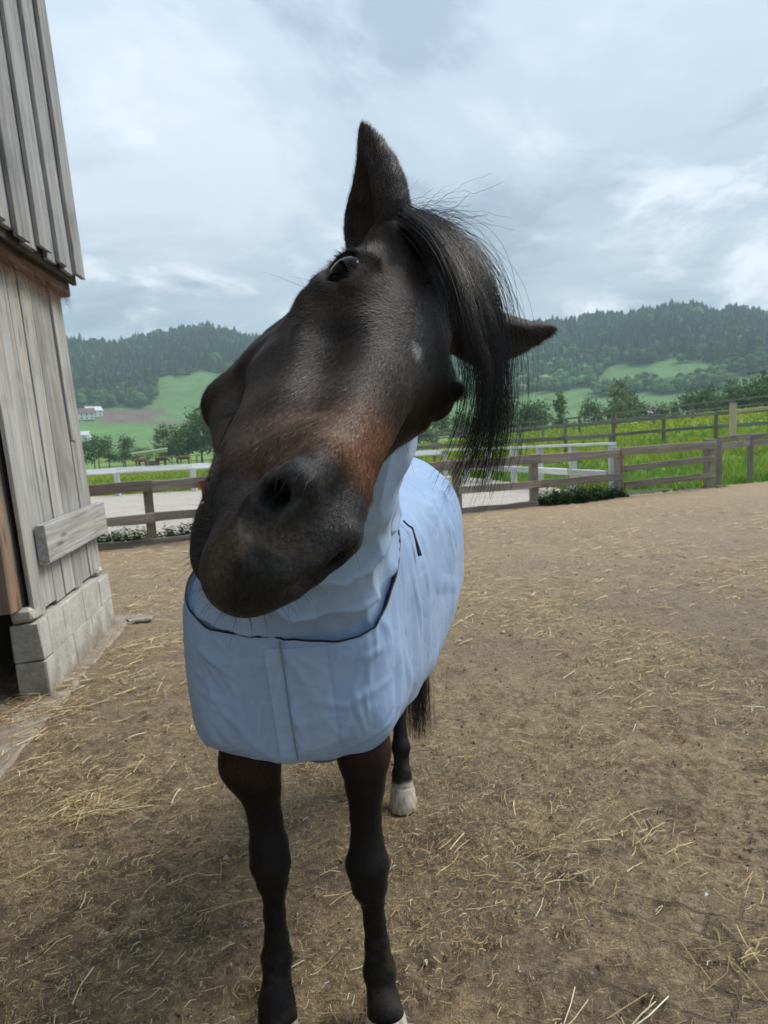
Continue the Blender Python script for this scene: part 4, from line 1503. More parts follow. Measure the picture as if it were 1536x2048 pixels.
horse = empty('horse', (-.2, 1.84, 0))
tag(horse, 'dark bay horse tilting its head sideways, wearing a pale blue sheet', 'horse')
hinv = np.array([-.2, 1.84, 0])

t = NT('horse_coat')
ac = t.attr('tint')
# fine hair strokes that run along the face
v1 = t.coords((1, 1, 1))
fine = t.noise(t.n('ShaderNodeMapping', {'Vector': v1, 'Scale': (260, 120, 200)}).outputs[0], 1.0, 3, 0.6)
soft = t.noise(v1, 34.0, 5, 0.6)
col = t.mix(1.0, ac, t.ramp(fine, [(0.30, .65), (0.75, 1.9)]), 'MULTIPLY')
col = t.mix(1.0, col, t.ramp(soft, [(0.25, 0.70), (0.75, 1.2)]), 'MULTIPLY')
hh = t.math('ADD', fine, t.math('MULTIPLY', soft, 1.2))
t.set(color=col, rough=t.ramp(soft, [(0.3, 0.46), (0.7, 0.62)]), spec=0.14, normal=t.bump(hh, 0.35, 0.0035), sheen=0.03, sheen_rough=0.4)
M['coat'] = t.m

AV = np.concatenate([HVw, BV]) - hinv
body = link('body', np_mesh('body', AV, np.concatenate([HF, BF + len(HVw)]), True, np.concatenate([HC, BC])), M['coat'], horse)

# ---- eyes
t = NT('horse_eye')
lw = t.n('ShaderNodeLayerWeight', {'Blend': 0.3}).outputs['Facing']
t.set(color=(0.003, 0.0022, 0.002), rough=0.03, spec=0.5)
t.b.inputs['IOR'].default_value = 1.18
M['eye'] = t.m
for s in (1, -1):
    c = h2w((s * .0930, .203, -.0390))
    bm = bmesh.new()
    bmesh.ops.create_uvsphere(bm, u_segments=32, v_segments=20, radius=1.0)
    for v in bm.verts:
        l = np.array(v.co) * np.array([.0200, .0275, .0240])
        v.co = Vector(h2w(np.array([s * .0930, .203, -.0390]) + l) - hinv)
    me = bpy.data.meshes.new('eye')
    bm.to_mesh(me)
    bm.free()
    for p in me.polygons: p.use_smooth = True
    link('eye', me, M['eye'], body)

# ---- hooves
t = NT('hoof_horn')
pv = t.coords((60, 60, 4))
st = t.noise(pv, 1.0, 4, .6)
t.set(color=t.ramp(st, [(0.3, (0.20, 0.16, 0.125)), (0.5, (0.44, 0.38, 0.31)), (0.72, (0.58, 0.52, 0.45))]), rough=0.6, spec=.3, normal=t.bump(st, .3, .003))
M['hoof'] = t.m


def hoof(cx, cy, top_r, bot_r, h, lean):
    n, V, Fq = 22, [], []
    for (t_, rr, off) in ((1.0, top_r * .93, 0), (.92, top_r, 0), (.5, (top_r + bot_r) / 2, .5), (.06, bot_r, 1), (0, bot_r * .96, 1), (0, .001, 1)):
        for i in range(n):
            a = i / n * 2 * PI
            fy = math.sin(a)
            V.append((cx + math.cos(a) * rr, cy - lean * (1 - t_) + fy * rr * (1.12 if fy < 0 else .92) , h * t_ + (-.012 * t_ * fy)))
    for k in range(5):
        for i in range(n):
            j = (i + 1) % n
            Fq.append((k * n + i, k * n + j, (k + 1) * n + j, (k + 1) * n + i))
    return np_mesh('hoof', np.array(V) - hinv, np.array(Fq)[:, ::-1])


link('hoof', hoof(-.344, 1.785, .053, .064, .076, .03), M['hoof'], horse)
link('hoof', hoof(-.062, 1.790, .052, .063, .070, .03), M['hoof'], horse)
link('hoof', hoof(.019, 2.995, .050, .059, .080, .03), M['hoof'], horse)
link('hoof', hoof(-.131, 3.105, .050, .059, .080, .03), M['hoof'], horse)

# ---- forelock: long strands thrown over to the left side of the face, hanging free past the left eye


def strand_mesh(name, P, rad, cols, sides=3):
    """P (n,m,3) strand points, rad (n,m) radii -> one mesh of thin tubes"""
    n, m, _ = P.shape
    T = np.gradient(P, axis=1)
    T /= np.linalg.norm(T, axis=2, keepdims=True) + 1e-12
    ref = np.array([0.31, -.81, .5])
    A = np.cross(T, ref)
    A /= np.linalg.norm(A, axis=2, keepdims=True) + 1e-12
    B = np.cross(T, A)
    an = np.arange(sides) / sides * 2 * PI
    ring = P[:, :, None, :] + rad[:, :, None, None] * (np.cos(an)[None, None, :, None] * A[:, :, None, :] + np.sin(an)[None, None, :, None] * B[:, :, None, :])
    base = (np.arange(n) * m * sides)[:, None, None]
    i = (np.arange(m - 1) * sides)[None, :, None]
    j = np.arange(sides)[None, None, :]
    k = (j + 1) % sides
    q = np.stack(np.broadcast_arrays(base + i + j, base + i + k, base + i + sides + k, base + i + sides + j), -1).reshape(-1, 4)
    C = np.repeat(cols[:, None, :], m * sides, 1).reshape(-1, 3)
    return np_mesh(name, ring.reshape(-1, 3), q, True, C)


def catmull(K, m):
    """K (n,k,3) control points -> (n,m,3)"""
    n, k, _ = K.shape
    Kp = np.concatenate([2 * K[:, :1] - K[:, 1:2], K, 2 * K[:, -1:] - K[:, -2:-1]], 1)
    t = np.linspace(0, k - 1 - 1e-6, m)
    i = t.astype(int)
    f = (t - i)[None, :, None]
    a, b_, c, d = Kp[:, i], Kp[:, i + 1], Kp[:, i + 2], Kp[:, i + 3]
    return .5 * (2 * b_ + (c - a) * f + (2 * a - 5 * b_ + 4 * c - d) * f ** 2 + (3 * b_ - a - 3 * c + d) * f ** 3)


# guide curves (world metres): inner edge next to the face, outer edge against the sky
G_in = np.array([(.058, 1.075, 1.868), (.084, 1.010, 1.822), (.101, .960, 1.765), (.111, .932, 1.700), (.119, .925, 1.640), (.102, .920, 1.580), (.070, .92, 1.525)])
G_out = np.array([(.058, 1.105, 1.886), (.100, 1.075, 1.852), (.140, 1.045, 1.800), (.160, 1.03, 1.735), (.165, 1.02, 1.655), (.158, 1.01, 1.585), (.144, 1.00, 1.525)])
n_cl, per = 58, 44
KS, RS, CS = [], [], []
rg = np.random.default_rng(21)
for c in range(n_cl):
    u = (c + .5 + rg.normal(0, 1.5)) / n_cl
    dep = rg.normal(0, .010)
    G = G_in * (1 - u) + G_out * u + np.array([0, dep, 0])
    G[1:] += np.cumsum(rg.normal(0, .0042, (6, 3)), 0)
    tip = rg.uniform(.40, .62) if rg.random() < .72 else rg.uniform(.72, 1.05)
    spread = rg.uniform(.004, .008)
    d = rg.normal(0, 1, (per, 1, 3)) * spread
    w = np.array([1.2, 1.1, 1.0, .95, .8, .8, .9])[None, :, None]
    K = G[None] + d * w + rg.normal(0, .0018, (per, 7, 3)) * np.linspace(.2, 1.8, 7)[None, :, None]
    P = catmull(K, 26)
    L = np.clip(rg.normal(tip, .15, per), .30, 1.15)
    # cut each strand at its own length
    ti = np.linspace(0, 1, 24)[None, :] * np.minimum(L, 1)[:, None] * 25
    i0 = np.minimum(ti.astype(int), 24)
    f = (ti - i0)[..., None]
    ar = np.arange(per)[:, None]
    P = P[ar, i0] * (1 - f) + P[ar, i0 + 1] * f
    KS.append(P)
# loose flyaway strands off the top
nf = 190
u = rg.uniform(.45, 1.12, nf)[:, None, None]
G = G_in[None] * (1 - u) + G_out[None] * u
lift = np.linspace(0, 1, 7)[None, :, None]
G = G + rg.normal(0, .016, (nf, 1, 3)) * lift ** .5 + np.cumsum(rg.normal(0, .006, (nf, 7, 3)), 1) * np.array([1, .4, .8])
G = G + np.array([.010, 0, .012]) * np.sin(lift * 3.1) * rg.uniform(0, 1.6, (nf, 1, 1))
Pf = catmull(G, 24)
KS.append(Pf)
# short wild tuft standing up beside the right ear
nt = 130
root = np.array([.045, 1.10, 1.872]) + rg.normal(0, 1, (nt, 3)) * np.array([.018, .012, .006])
dirs = np.array([.055, -.02, .030]) + rg.normal(0, .016, (nt, 3))
tt = np.linspace(0, 1, 24)[None, :, None]
Pt = root[:, None] + dirs[:, None] * tt * 1.1 + np.array([.03, 0, -.05]) * tt ** 2 * rg.uniform(.2, 1.4, (nt, 1, 1)) + np.cumsum(rg.normal(0, .0012, (nt, 24, 3)), 1)
KS.append(Pt)
P = np.concatenate(KS)
n = len(P)
rad = (rg.uniform(.00017, .00036, n))[:, None] * np.linspace(1, .45, 24)[None, :]
cols = np.array([0.012, 0.011, 0.0115])[None] * rg.uniform(.6, 1.7, (n, 1)) + np.array([.014, .007, .002])[None] * (rg.random((n, 1)) < .22)
t = NT('horse_hair')
t.set(color=t.attr('tint'), rough=0.42, spec=0.30)
M['hair'] = t.m
fl = link('forelock', strand_mesh('forelock', P - hinv, rad, cols), M['hair'], horse)

# ---- tail hanging behind the hind leg
nt = 900
root = np.array([.085, 3.36, 1.20]) + rg.normal(0, 1, (nt, 3)) * np.array([.022, .02, .03])
end = np.stack([rg.normal(.098, .030, nt), rg.normal(3.30, .035, nt), rg.uniform(.13, .42, nt)], 1)
tt = np.linspace(0, 1, 16)[None, :, None]
P = root[:, None] * (1 - tt) + end[:, None] * tt + np.array([.03, .09, .02]) * np.sin(tt * 3.1) + np.cumsum(rg.normal(0, .002, (nt, 16, 3)), 1)
cols = np.array([0.022, 0.012, 0.009])[None] * rg.uniform(.5, 1.8, (nt, 1))
rad = np.full((nt, 16), .0007) * np.linspace(1.2, .5, 16)[None]
link('tail', strand_mesh('tail', P - hinv, rad, cols), M['hair'], horse)

# ---- short coat hair lying on the head, and longer hair on the ear rims


def fur(V, Fq, N, col, count, length, width, lift, flow, mask, seed):
    rg = np.random.default_rng(seed)
    ar = np.linalg.norm(np.cross(V[Fq[:, 2]] - V[Fq[:, 0]], V[Fq[:, 3]] - V[Fq[:, 1]]), axis=1)
    fm = mask[Fq].mean(1)
    pr = ar * fm
    pr /= pr.sum()
    fi = rg.choice(len(Fq), count, p=pr)
    a, b_ = rg.random((count, 1)), rg.random((count, 1))
    q = Fq[fi]
    P = (V[q[:, 0]] * (1 - a) + V[q[:, 1]] * a) * (1 - b_) + (V[q[:, 3]] * (1 - a) + V[q[:, 2]] * a) * b_
    Nn = N[q].mean(1)
    C = col[q].mean(1)
    D = flow(P)
    D = D - Nn * (D * Nn).sum(1, keepdims=True)
    D /= np.linalg.norm(D, axis=1, keepdims=True) + 1e-9
    S = np.cross(Nn, D)
    D = D + S * rg.normal(0, .22, (count, 1)) + Nn * (lift + rg.uniform(-.04, .08, (count, 1)))
    L = length * rg.uniform(.6, 1.3, (count, 1))
    w = width * rg.uniform(.6, 1.3, (count, 1))
    v0, v1, v2 = P - S * w - Nn * .0006, P + S * w - Nn * .0006, P + D * L
    VV = np.stack([v0, v1, v2], 1).reshape(-1, 3)
    tri = np.arange(count * 3).reshape(-1, 3)
    br = rg.lognormal(0, .38, (count, 1))
    br = np.where(rg.random((count, 1)) < .035, br * 3.0, br)
    CC = np.repeat(np.clip(C * br, 0, .6), 3, 0)
    return VV, tri, CC


wh = np.array([0.0, .205, .012])


def flow_face(P):
    d = P - wh
    r = np.linalg.norm(d, axis=1, keepdims=True)
    swirl = np.cross(d, np.array([0, 0, 1.0])) * np.exp(-(r / .05) ** 2)
    down = np.array([0, 1.0, -.25]) * np.clip((P[:, 1:2] - .24) / .1, 0, 1)
    return d / (r + 1e-6) + swirl / (r + 1e-6) * .8 + down


fm = smoothstep(.585, .50, HV[:, 1]) * (HV[:, 2] > -.30)
nose_thin = 1 - .75 * smoothstep(.47, .53, HV[:, 1])
facing = ((HVw - np.array([0, 0, 1.6])) * (HN @ HM.T)).sum(1) < .25      # hair only where it could be seen from somewhere near
F1V, F1T, F1C = fur(HV[:len(V1)], F1, HN[:len(V1)], HC[:len(V1)], 85000, .0105, .00042, .10, flow_face, (fm * nose_thin * facing)[:len(V1)], 5)
earN = HN[len(V1):]
F2V, F2T, F2C = fur(V2, F2, earN, HC[len(V1):], 22000, .010, .00028, .22, lambda P: np.where(P[:, :1] > 0, np.array([[.25, -1.0, .2]]), np.array([[-.9, -.4, .1]])), np.ones(len(V2)), 6)
BN = vnormals(BV, BF)
lm = ((BV[:, 2] < .86) & (BV[:, 1] < 2.2)).astype(float)
F3V, F3T, F3C = fur(BV, BF, BN, BC, 42000, .012, .00042, .10, lambda P: np.tile(np.array([[0, 0, -1.0]]), (len(P), 1)), lm, 9)
F2T = np.concatenate([F2T, F3T + len(F2V)])
F2C = np.concatenate([F2C, F3C])
FV = np.concatenate([h2w(np.concatenate([F1V, F2V])), F3V]) - hinv
t = NT('coat_hair')
t.set(color=t.attr('tint'), rough=0.5, spec=0.22)
M['coat_hair'] = t.m
ch = link('coat_hair', np_mesh('coat_hair', FV, np.concatenate([F1T, F2T + len(F1V)]), True, np.concatenate([F1C, F2C])), M['coat_hair'], body)
tag(ch, kind='stuff')

# ---- whiskers and lashes
rg = np.random.default_rng(33)
WP = []


def whisk(base, nrm, L, sag, nseg=24):
    b0 = h2w(base)
    d = HM @ np.asarray(nrm, float)
    d = d / np.linalg.norm(d) + rg.normal(0, .22, 3)
    tt = np.linspace(0, 1, nseg)[:, None]
    WP.append(b0 + d * L * tt + np.array([0, 0, -sag]) * tt ** 2)


vn = HV[:len(V1)]
cand = np.where((vn[:, 1] > .50) & (vn[:, 2] < -.09))[0]
for i in rg.choice(cand, 90):
    whisk(vn[i], HN[i], rg.uniform(.008, .030), .004)
cand = np.where((vn[:, 1] > .53) & (vn[:, 2] >= -.09))[0]
for i in rg.choice(cand, 60):
    whisk(vn[i], HN[i], rg.uniform(.008, .022), .003)
for s in (1, -1):
    for k in range(34):                                                # lashes
        a = rg.uniform(0, 1)
        y0 = .176 + .05 * a
        whisk((s * .096, y0, -.012 - .02 * (a - .4) ** 2 * 4), (s * .8, .1, .55), rg.uniform(.012, .022), .001)
    for k in range(6):                                                 # long feelers round the eye
        whisk((s * .092, rg.uniform(.16, .25), rg.choice([-.012, -.078])), (s * .9, .0, rg.uniform(-.5, .5)), rg.uniform(.04, .075), .008)
WP = np.array(WP)
wk = link('whiskers', strand_mesh('whiskers', WP - hinv, np.full((len(WP), 24), .00022) * np.linspace(1, .4, 24), np.full((len(WP), 3), .010)), M['hair'], body)

tag(wk, kind='stuff')
# ================================================================== THE SHEET THE HORSE WEARS
t = NT('sheet_fabric')
v = t.coords()
wv = t.n('ShaderNodeTexWave', {'Vector': v, 'Scale': 170.0, 'Distortion': 1.5, 'Detail': 1.0}, bands_direction='X').outputs['Fac']
wz = t.n('ShaderNodeTexWave', {'Vector': v, 'Scale': 120.0, 'Distortion': 1.0, 'Detail': 1.0}, bands_direction='Z').outputs['Fac']
big = t.noise(v, 5.0, 4, .55)
bc = t.mix(t.ramp(big, [(0.3, 0), (0.7, 1)]), (0.43, 0.60, 0.86), (0.51, 0.68, 0.91))
bc = t.mix(t.math('MULTIPLY', t.math('MULTIPLY', wv, wz), 0.22), bc, (0.62, 0.74, 0.90))
crk = t.noise(v, 26.0, 3, .5, 1.2)
nb = t.bump(t.math('ADD', t.math('MULTIPLY', wv, .10), crk), 0.30, 0.004)
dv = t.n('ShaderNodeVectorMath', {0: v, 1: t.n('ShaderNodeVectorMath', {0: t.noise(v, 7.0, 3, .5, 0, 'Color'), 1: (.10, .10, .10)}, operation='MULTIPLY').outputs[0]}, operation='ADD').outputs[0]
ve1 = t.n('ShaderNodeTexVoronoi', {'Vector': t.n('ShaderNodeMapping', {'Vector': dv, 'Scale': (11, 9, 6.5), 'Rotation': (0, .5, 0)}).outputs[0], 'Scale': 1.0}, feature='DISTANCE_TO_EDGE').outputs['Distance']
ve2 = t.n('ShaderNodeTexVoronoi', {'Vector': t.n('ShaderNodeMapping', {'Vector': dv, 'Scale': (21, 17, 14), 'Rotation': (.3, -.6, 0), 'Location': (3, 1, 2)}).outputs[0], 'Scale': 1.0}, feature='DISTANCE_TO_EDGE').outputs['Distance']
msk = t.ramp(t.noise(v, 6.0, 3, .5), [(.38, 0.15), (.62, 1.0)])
fac_ = t.math('MULTIPLY', t.math('ADD', t.ramp(ve1, [(0, 0), (.30, 1)]), t.math('MULTIPLY', t.ramp(ve2, [(0, 0), (.30, 1)]), .45)), msk)
nb = t.bump(fac_, 0.26, 0.012, nb)
bc = t.mix(t.math('MULTIPLY', t.math('MULTIPLY', t.ramp(ve1, [(0, 1), (.05, 0)]), msk), .30), bc, (0.74, 0.82, 0.92))  # pale highlights along the creases painted into the fabric colour
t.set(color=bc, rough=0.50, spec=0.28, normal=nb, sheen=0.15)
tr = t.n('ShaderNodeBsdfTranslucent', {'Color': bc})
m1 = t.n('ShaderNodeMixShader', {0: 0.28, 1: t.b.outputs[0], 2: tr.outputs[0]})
tp = t.n('ShaderNodeBsdfTransparent', {'Color': (0.80, 0.86, 0.95, 1)})
m2 = t.n('ShaderNodeMixShader', {0: 0.20, 1: m1.outputs[0], 2: tp.outputs[0]})
t.t.links.new(m2.outputs[0], t.out.inputs['Surface'])
M['sheet'] = t.m
mdb = t.m.copy()
mdb.name = 'sheet_fabric_double'
for nd in mdb.node_tree.nodes:
    if nd.type == 'MIX_SHADER' and abs(nd.inputs[0].default_value - .20) < 1e-4:
        nd.inputs[0].default_value = .06
M['sheet_double'] = mdb
M['black_trim'] = m_plain('black_trim', (0.012, 0.012, 0.014), 0.5)
M['seam'] = m_plain('seam_thread', (0.20, 0.26, 0.34), 0.8)

q = SDF((-.62, 1.50, .62), (.36, 3.62, 1.66), 0.0052)
YAW = math.atan2(.24, 1.1)
cy, sy = math.cos(YAW), math.sin(YAW)
RY = np.array([[cy, sy, 0], [-sy, cy, 0], [0, 0, 1.0]])
q.ell((-.248, 1.93, 1.035), (.260, .258, .266), .02, p=3.9)                      # chest, hanging like a bag
q.ell((-.02, 2.80, 1.06), (.282, .66, .330), .06, rot=RY, p=3.0)                # barrel and rump
q.ell((-.150, 2.28, 1.04), (.275, .46, .330), .06, rot=RY, p=3.4)                 # flank behind the shoulder
q.cone((-.22, 2.10, 1.25), (.0, 3.00, 1.22), .215, .262, .10)                   # back
q.cone((-.22, 2.02, 1.22), (-.10, 1.60, 1.50), .215, .165, .09)                 # root of the neck
q.D -= 0.004
QV, QF = q.mesh(3)
QN = vnormals(QV, QF)


def creases(V, N, segs):
    """each segment: a, b (world), width, height"""
    off = np.zeros(len(V))
    for a, b_, w, h in segs:
        a, b_ = np.asarray(a, float), np.asarray(b_, float)
        ba = b_ - a
        onf = a[1] < 1.75                                         # on the chest front: measure in the plane of the cloth
        m = (np.abs((V - (a + b_) / 2) * np.array([1, .5 if onf else 1, 1])).max(1) < np.linalg.norm(ba) / 2 + 3 * w)
        if onf: m &= N[:, 1] < -.35
        if not m.any(): continue
        P = V[m]
        tt = np.clip(((P - a) @ ba) / (ba @ ba), 0, 1)
        d = np.linalg.norm((P - a - tt[:, None] * ba) * np.array([1, 0 if onf else 1, 1]), axis=1)
        ends = np.sin(np.clip(tt, .02, .98) * PI) ** .6
        off[m] += h * ends * np.clip(1 - d / (2.3 * w), 0, 1) ** 1.05
    return off


rgc = np.random.default_rng(11)
segs = []


def front(px, pz, y=1.68):
    return np.array([px, y, pz])


# packing creases on the chest (x, z on the front face)
for a, b_, w, h in [((-.46, 1.10), (-.33, 1.04), .008, .006), ((-.46, 1.00), (-.36, .96), .007, .006), ((-.42, .97), (-.35, .90), .007, .007), ((-.35, .94), (-.36, .83), .007, .006),
                    ((-.36, .90), (-.29, .82), .008, .006), ((-.20, .98), (-.10, .95), .007, .006), ((-.12, .95), (-.05, .99), .006, .007), ((-.10, .93), (-.14, .84), .006, .006),
                    ((-.03, 1.14), (-.10, .98), .006, .007), ((-.055, 1.12), (-.055, .98), .006, .007), ((-.08, 1.06), (-.02, 1.08), .006, .006), ((-.17, .90), (-.21, .83), .006, .006),
                    ((-.30, .99), (-.24, 1.0), .007, .004), ((-.27, .93), (-.30, .84), .007, .005), ((-.44, .92), (-.42, .84), .008, .007), ((-.40, 1.05), (-.36, .99), .006, .006)]:
    segs.append((front(*a), front(*b_), w * .9, h * .75))
for k in range(55):                                                              # many small random crumples
    x0, z0 = rgc.uniform(-.47, -.02), rgc.uniform(.80, 1.14)
    an, L = rgc.choice([rgc.normal(1.2, .5), rgc.normal(2.2, .4), rgc.normal(.2, .4)]), rgc.uniform(.06, .19)
    segs.append((front(x0, z0, 1.69), front(x0 + L * math.cos(an), z0 + L * math.sin(an), 1.69), rgc.uniform(.0035, .0075), rgc.uniform(.0016, .0036)))
for k in range(34):                                                              # the flank that shows on the left side of the horse
    y0, z0 = rgc.uniform(1.8, 2.9), rgc.uniform(.85, 1.3)
    L = rgc.uniform(.14, .40)
    x0 = .02 + (y0 - 1.8) * .2
    an = rgc.normal(0, .35)
    segs.append(((x0, y0, z0), (x0 + .01, y0 + L * math.sin(an), z0 + L * math.cos(an)), rgc.uniform(.009, .020), rgc.uniform(.005, .012)))
for (y0, z0, y1, z1, w, h) in [(2.12, 1.38, 2.16, .90, .022, .016), (2.00, 1.36, 2.02, .95, .016, .009), (2.42, 1.36, 2.30, 1.05, .026, .016), (2.55, 1.40, 2.62, .90, .03, .016), (2.30, 1.10, 2.75, .98, .018, .012), (1.90, 1.3, 1.93, 1.0, .012, .007)]:
    segs.append(((.04 + (y0 - 1.8) * .2, y0, z0), (.04 + (y1 - 1.8) * .2, y1, z1), w, h))
for k in range(46):                                                              # fan-shaped creases pulled from the corners and the seam
    ox, oz = [(-.47, 1.12), (-.36, .82), (-.26, 1.11), (-.20, .82), (-.03, 1.16), (-.06, .84)][k % 6]
    an = rgc.uniform(-1.0, 1.0) + (PI / 2 if oz < .9 else -PI / 2)
    r0, L = rgc.uniform(.01, .06), rgc.uniform(.06, .16)
    segs.append((front(ox + r0 * math.cos(an), oz + r0 * math.sin(an), 1.685), front(ox + (r0 + L) * math.cos(an), oz + (r0 + L) * math.sin(an), 1.685), rgc.uniform(.003, .006), rgc.uniform(.0018, .0042)))
for k in range(5):                                                               # soft swags that hang from the neckline
    zz = 1.105 - .022 * k
    pts = [(-.45, zz + .06), (-.36, zz + .015), (-.25, zz), (-.15, zz + .015), (-.05, zz + .07)]
    for a, b_ in zip(pts[:-1], pts[1:]):
        segs.append((front(*a), front(*b_), .008, .0045 - .0007 * k))
off = creases(QV, QN, segs)
soft = vnoise(QV * np.array([1, 1, .6]), 13, 5, 2) * .004 + vnoise(QV, 34, 15, 2) * .0016
QV2 = QV + QN * (off + soft)[:, None]
low = smoothstep(.90, .79, QV2[:, 2])
QV2[:, 2] += low * (.010 * vnoise(QV, 11, 71, 2) + .004 * vnoise(QV, 30, 72, 2))        # uneven hem
QV2 += QN * (low * .006 * vnoise(QV * np.array([1, 1, .15]), 28, 73, 2))[:, None]

sheet = empty('horse_sheet', (-.2, 1.9, 0))
tag(sheet, 'pale blue sheer fly sheet with neck cover worn by the bay horse', 'horse sheet')
sinv = np.array([-.2, 1.9, 0])

# cut neck opening and hem
NL_P, NL_N = Vector((-.245, 1.665, 1.118)), Vector((-.05, -.70, .72)).normalized()
# plane through the front of the neckline, leaning back to the withers
NL_N = Vector((0.06, -.64, .76)).normalized()


def cut(bm, co, no):
    geom = bm.verts[:] + bm.edges[:] + bm.faces[:]
    r = bmesh.ops.bisect_plane(bm, geom=geom, plane_co=co, plane_no=no, clear_outer=True)
    return [e for e in r['geom_cut'] if isinstance(e, bmesh.types.BMEdge)]


def loops_of(edges):
    adj = {}
    for e in edges:
        a, b_ = e.verts
        adj.setdefault(a, []).append(b_)
        adj.setdefault(b_, []).append(a)
    seen, out = set(), []
    for v0 in adj:
        if v0 in seen: continue
        loop, cur, prev = [], v0, None
        while cur and cur not in seen:
            seen.add(cur)
            loop.append(np.array(cur.co))
            nx = [w for w in adj[cur] if w not in seen]
            cur = nx[0] if nx else None
        out.append(np.array(loop))
    return sorted(out, key=len, reverse=True)


me = np_mesh('tmp', QV2 - sinv, QF)
bm = bmesh.new()
bm.from_mesh(me)
e1 = cut(bm, NL_P - Vector(sinv), NL_N)
neck_loop = loops_of(e1)[0]
# hem: level in front, a little higher along the flank
e2 = cut(bm, Vector((-.25, 1.75, .803)) - Vector(sinv), Vector((-.05, .03, -1)).normalized())
hem_loops = loops_of(e2)
# drop scraps
bm.verts.ensure_lookup_table()
me2 = bpy.data.meshes.new('body_panel')
bm.to_mesh(me2)
bm.free()
for p in me2.polygons: p.use_smooth = True
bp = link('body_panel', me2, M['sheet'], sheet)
sm = bp.modifiers.new('solid', 'SOLIDIFY')
sm.thickness = 0.0012


def resample(L, n, closed=True):
    if closed: L = np.concatenate([L, L[:1]])
    d = np.concatenate([[0], np.cumsum(np.linalg.norm(np.diff(L, axis=0), axis=1))])
    tq = np.linspace(0, d[-1], n)
    return np.stack([np.interp(tq, d, L[:, i]) for i in range(3)], 1)


nl = resample(neck_loop, 160)
Vt, Ft = tubes([nl], [np.full(160, .0025)], 6)
link('neck_binding', np_mesh('neck_binding', Vt, Ft), M['black_trim'], bp)


# front seam and the doubled strip beside it, laid on the chest
def on_front(x, z, lift):
    """point on the chest front at x,z (nearest front vertex)"""
    m = (np.abs(QV2[:, 0] - x) < .012) & (np.abs(QV2[:, 2] - z) < .012)
    i = np.where(m)[0]
    return np.array([x, QV2[i, 1].min() - lift, z]) if len(i) else None


path = [on_front(-.252 + .022 * (1.12 - z) / .3, z, .002) for z in np.linspace(1.118, .822, 40)]
path = np.array([p for p in path if p is not None])
path[1:-1, 1] = (path[:-2, 1] + path[1:-1, 1] + path[2:, 1]) / 3 - .001
Vt, Ft = tubes([path - sinv], [np.full(len(path), .0022)], 5)
link('front_seam', np_mesh('front_seam', Vt, Ft), M['seam'], bp)
xs_ = np.linspace(-.292, -.148, 34)
zs_ = np.linspace(1.100, .830, 60)
grid = np.full((60, 34, 3), np.nan)
sel = (QV2[:, 1] < 1.80)
Pf_ = QV2[sel]
for i, z in enumerate(zs_):
    row = Pf_[np.abs(Pf_[:, 2] - z) < .008]
    for j, x in enumerate(xs_):
        xx = x + .022 * (1.12 - z) / .3
        dd = np.hypot(row[:, 0] - xx, (row[:, 2] - z))
        k = np.argsort(dd)[:5]
        grid[i, j] = (xx, row[k, 1].mean() - .0035, z)
gi = np.arange(60 * 34).reshape(60, 34)
gq = np.stack([gi[:-1, :-1], gi[1:, :-1], gi[1:, 1:], gi[:-1, 1:]], -1).reshape(-1, 4)
link('front_panel', np_mesh('front_panel', relax(grid.reshape(-1, 3), gq, 2) - sinv, gq), M['sheet_double'], sheet)

# ---- neck cover: a sleeve from inside the neckline up to the throat, slack and folded
A0, A1 = np.array([-.245, 1.94, 1.12]), h2w(a0 + (nk - a0) * .15)
nu, nv = 150, 220
us = np.linspace(0, 1, nu)
ax = A1 - A0
La = np.linalg.norm(ax)
axn = ax / La
sx = np.cross(axn, np.array([0, 0, 1.0]))
sx /= np.linalg.norm(sx)
uz = np.cross(sx, axn)
th = np.arange(nv) / nv * 2 * PI
cs, sn = np.cos(th), np.sin(th)
U, TH = np.meshgrid(us, th, indexing='ij')
# lower end: the neckline itself, read round its centre; upper end: the throat
nlw = neck_loop + sinv
cen = nlw.mean(0)
rel = nlw - cen
ang_ = np.arctan2(rel @ uz, rel @ sx) % (2 * PI)
od = np.argsort(ang_)
ap_ = np.concatenate([ang_[od] - 2 * PI, ang_[od], ang_[od] + 2 * PI])
P0 = np.stack([np.interp(th, ap_, np.tile(nlw[od, i_], 3)) for i_ in range(3)], 1)
P0 = cen + (P0 - cen) * .955
P1 = A1 + (sx * cs[:, None] + uz * sn[:, None]) * .135
under = smoothstep(.3, -.9, np.sin(TH))                                  # 1 on the underside of the neck
S_ = U * 1.08 - .08
lin = P0[None] * (1 - S_[..., None]) + P1[None] * S_[..., None]
axis_pt = cen[None, None] * (1 - S_[..., None]) + A1 * S_[..., None]
outw = lin - axis_pt
outw /= np.linalg.norm(outw, axis=2, keepdims=True)
wn1 = vnoise(lin.reshape(-1, 3), 9, 51, 2).reshape(U.shape)
wn2 = vnoise(lin.reshape(-1, 3), 17, 52, 2).reshape(U.shape)
foldph = U * 12.5 + 1.5 * wn1 + .9 * np.cos(TH - .9) + .8 * np.sin(2 * TH + U * 4)
rid = 1 - np.abs(np.sin(foldph))
env = smoothstep(0, .10, U)
fold = (rid ** 1.8 - .35) * (.004 + .048 * under * smoothstep(1.0, .15, U)) * (.65 + .5 * np.clip(wn2, -1, 1))
fold += .010 * wn2 * .7 + .004 * vnoise(lin.reshape(-1, 3), 45, 53, 2).reshape(U.shape)
waist = -.018 * np.sin(np.clip(U, 0, 1) ** .6 * PI)
NCP = lin + outw * ((fold + waist) * env)[..., None]
NCP[..., 2] -= .020 * under * np.sin(U * PI)
gi = np.arange(nu * nv).reshape(nu, nv)
gj = np.roll(gi, -1, 1)
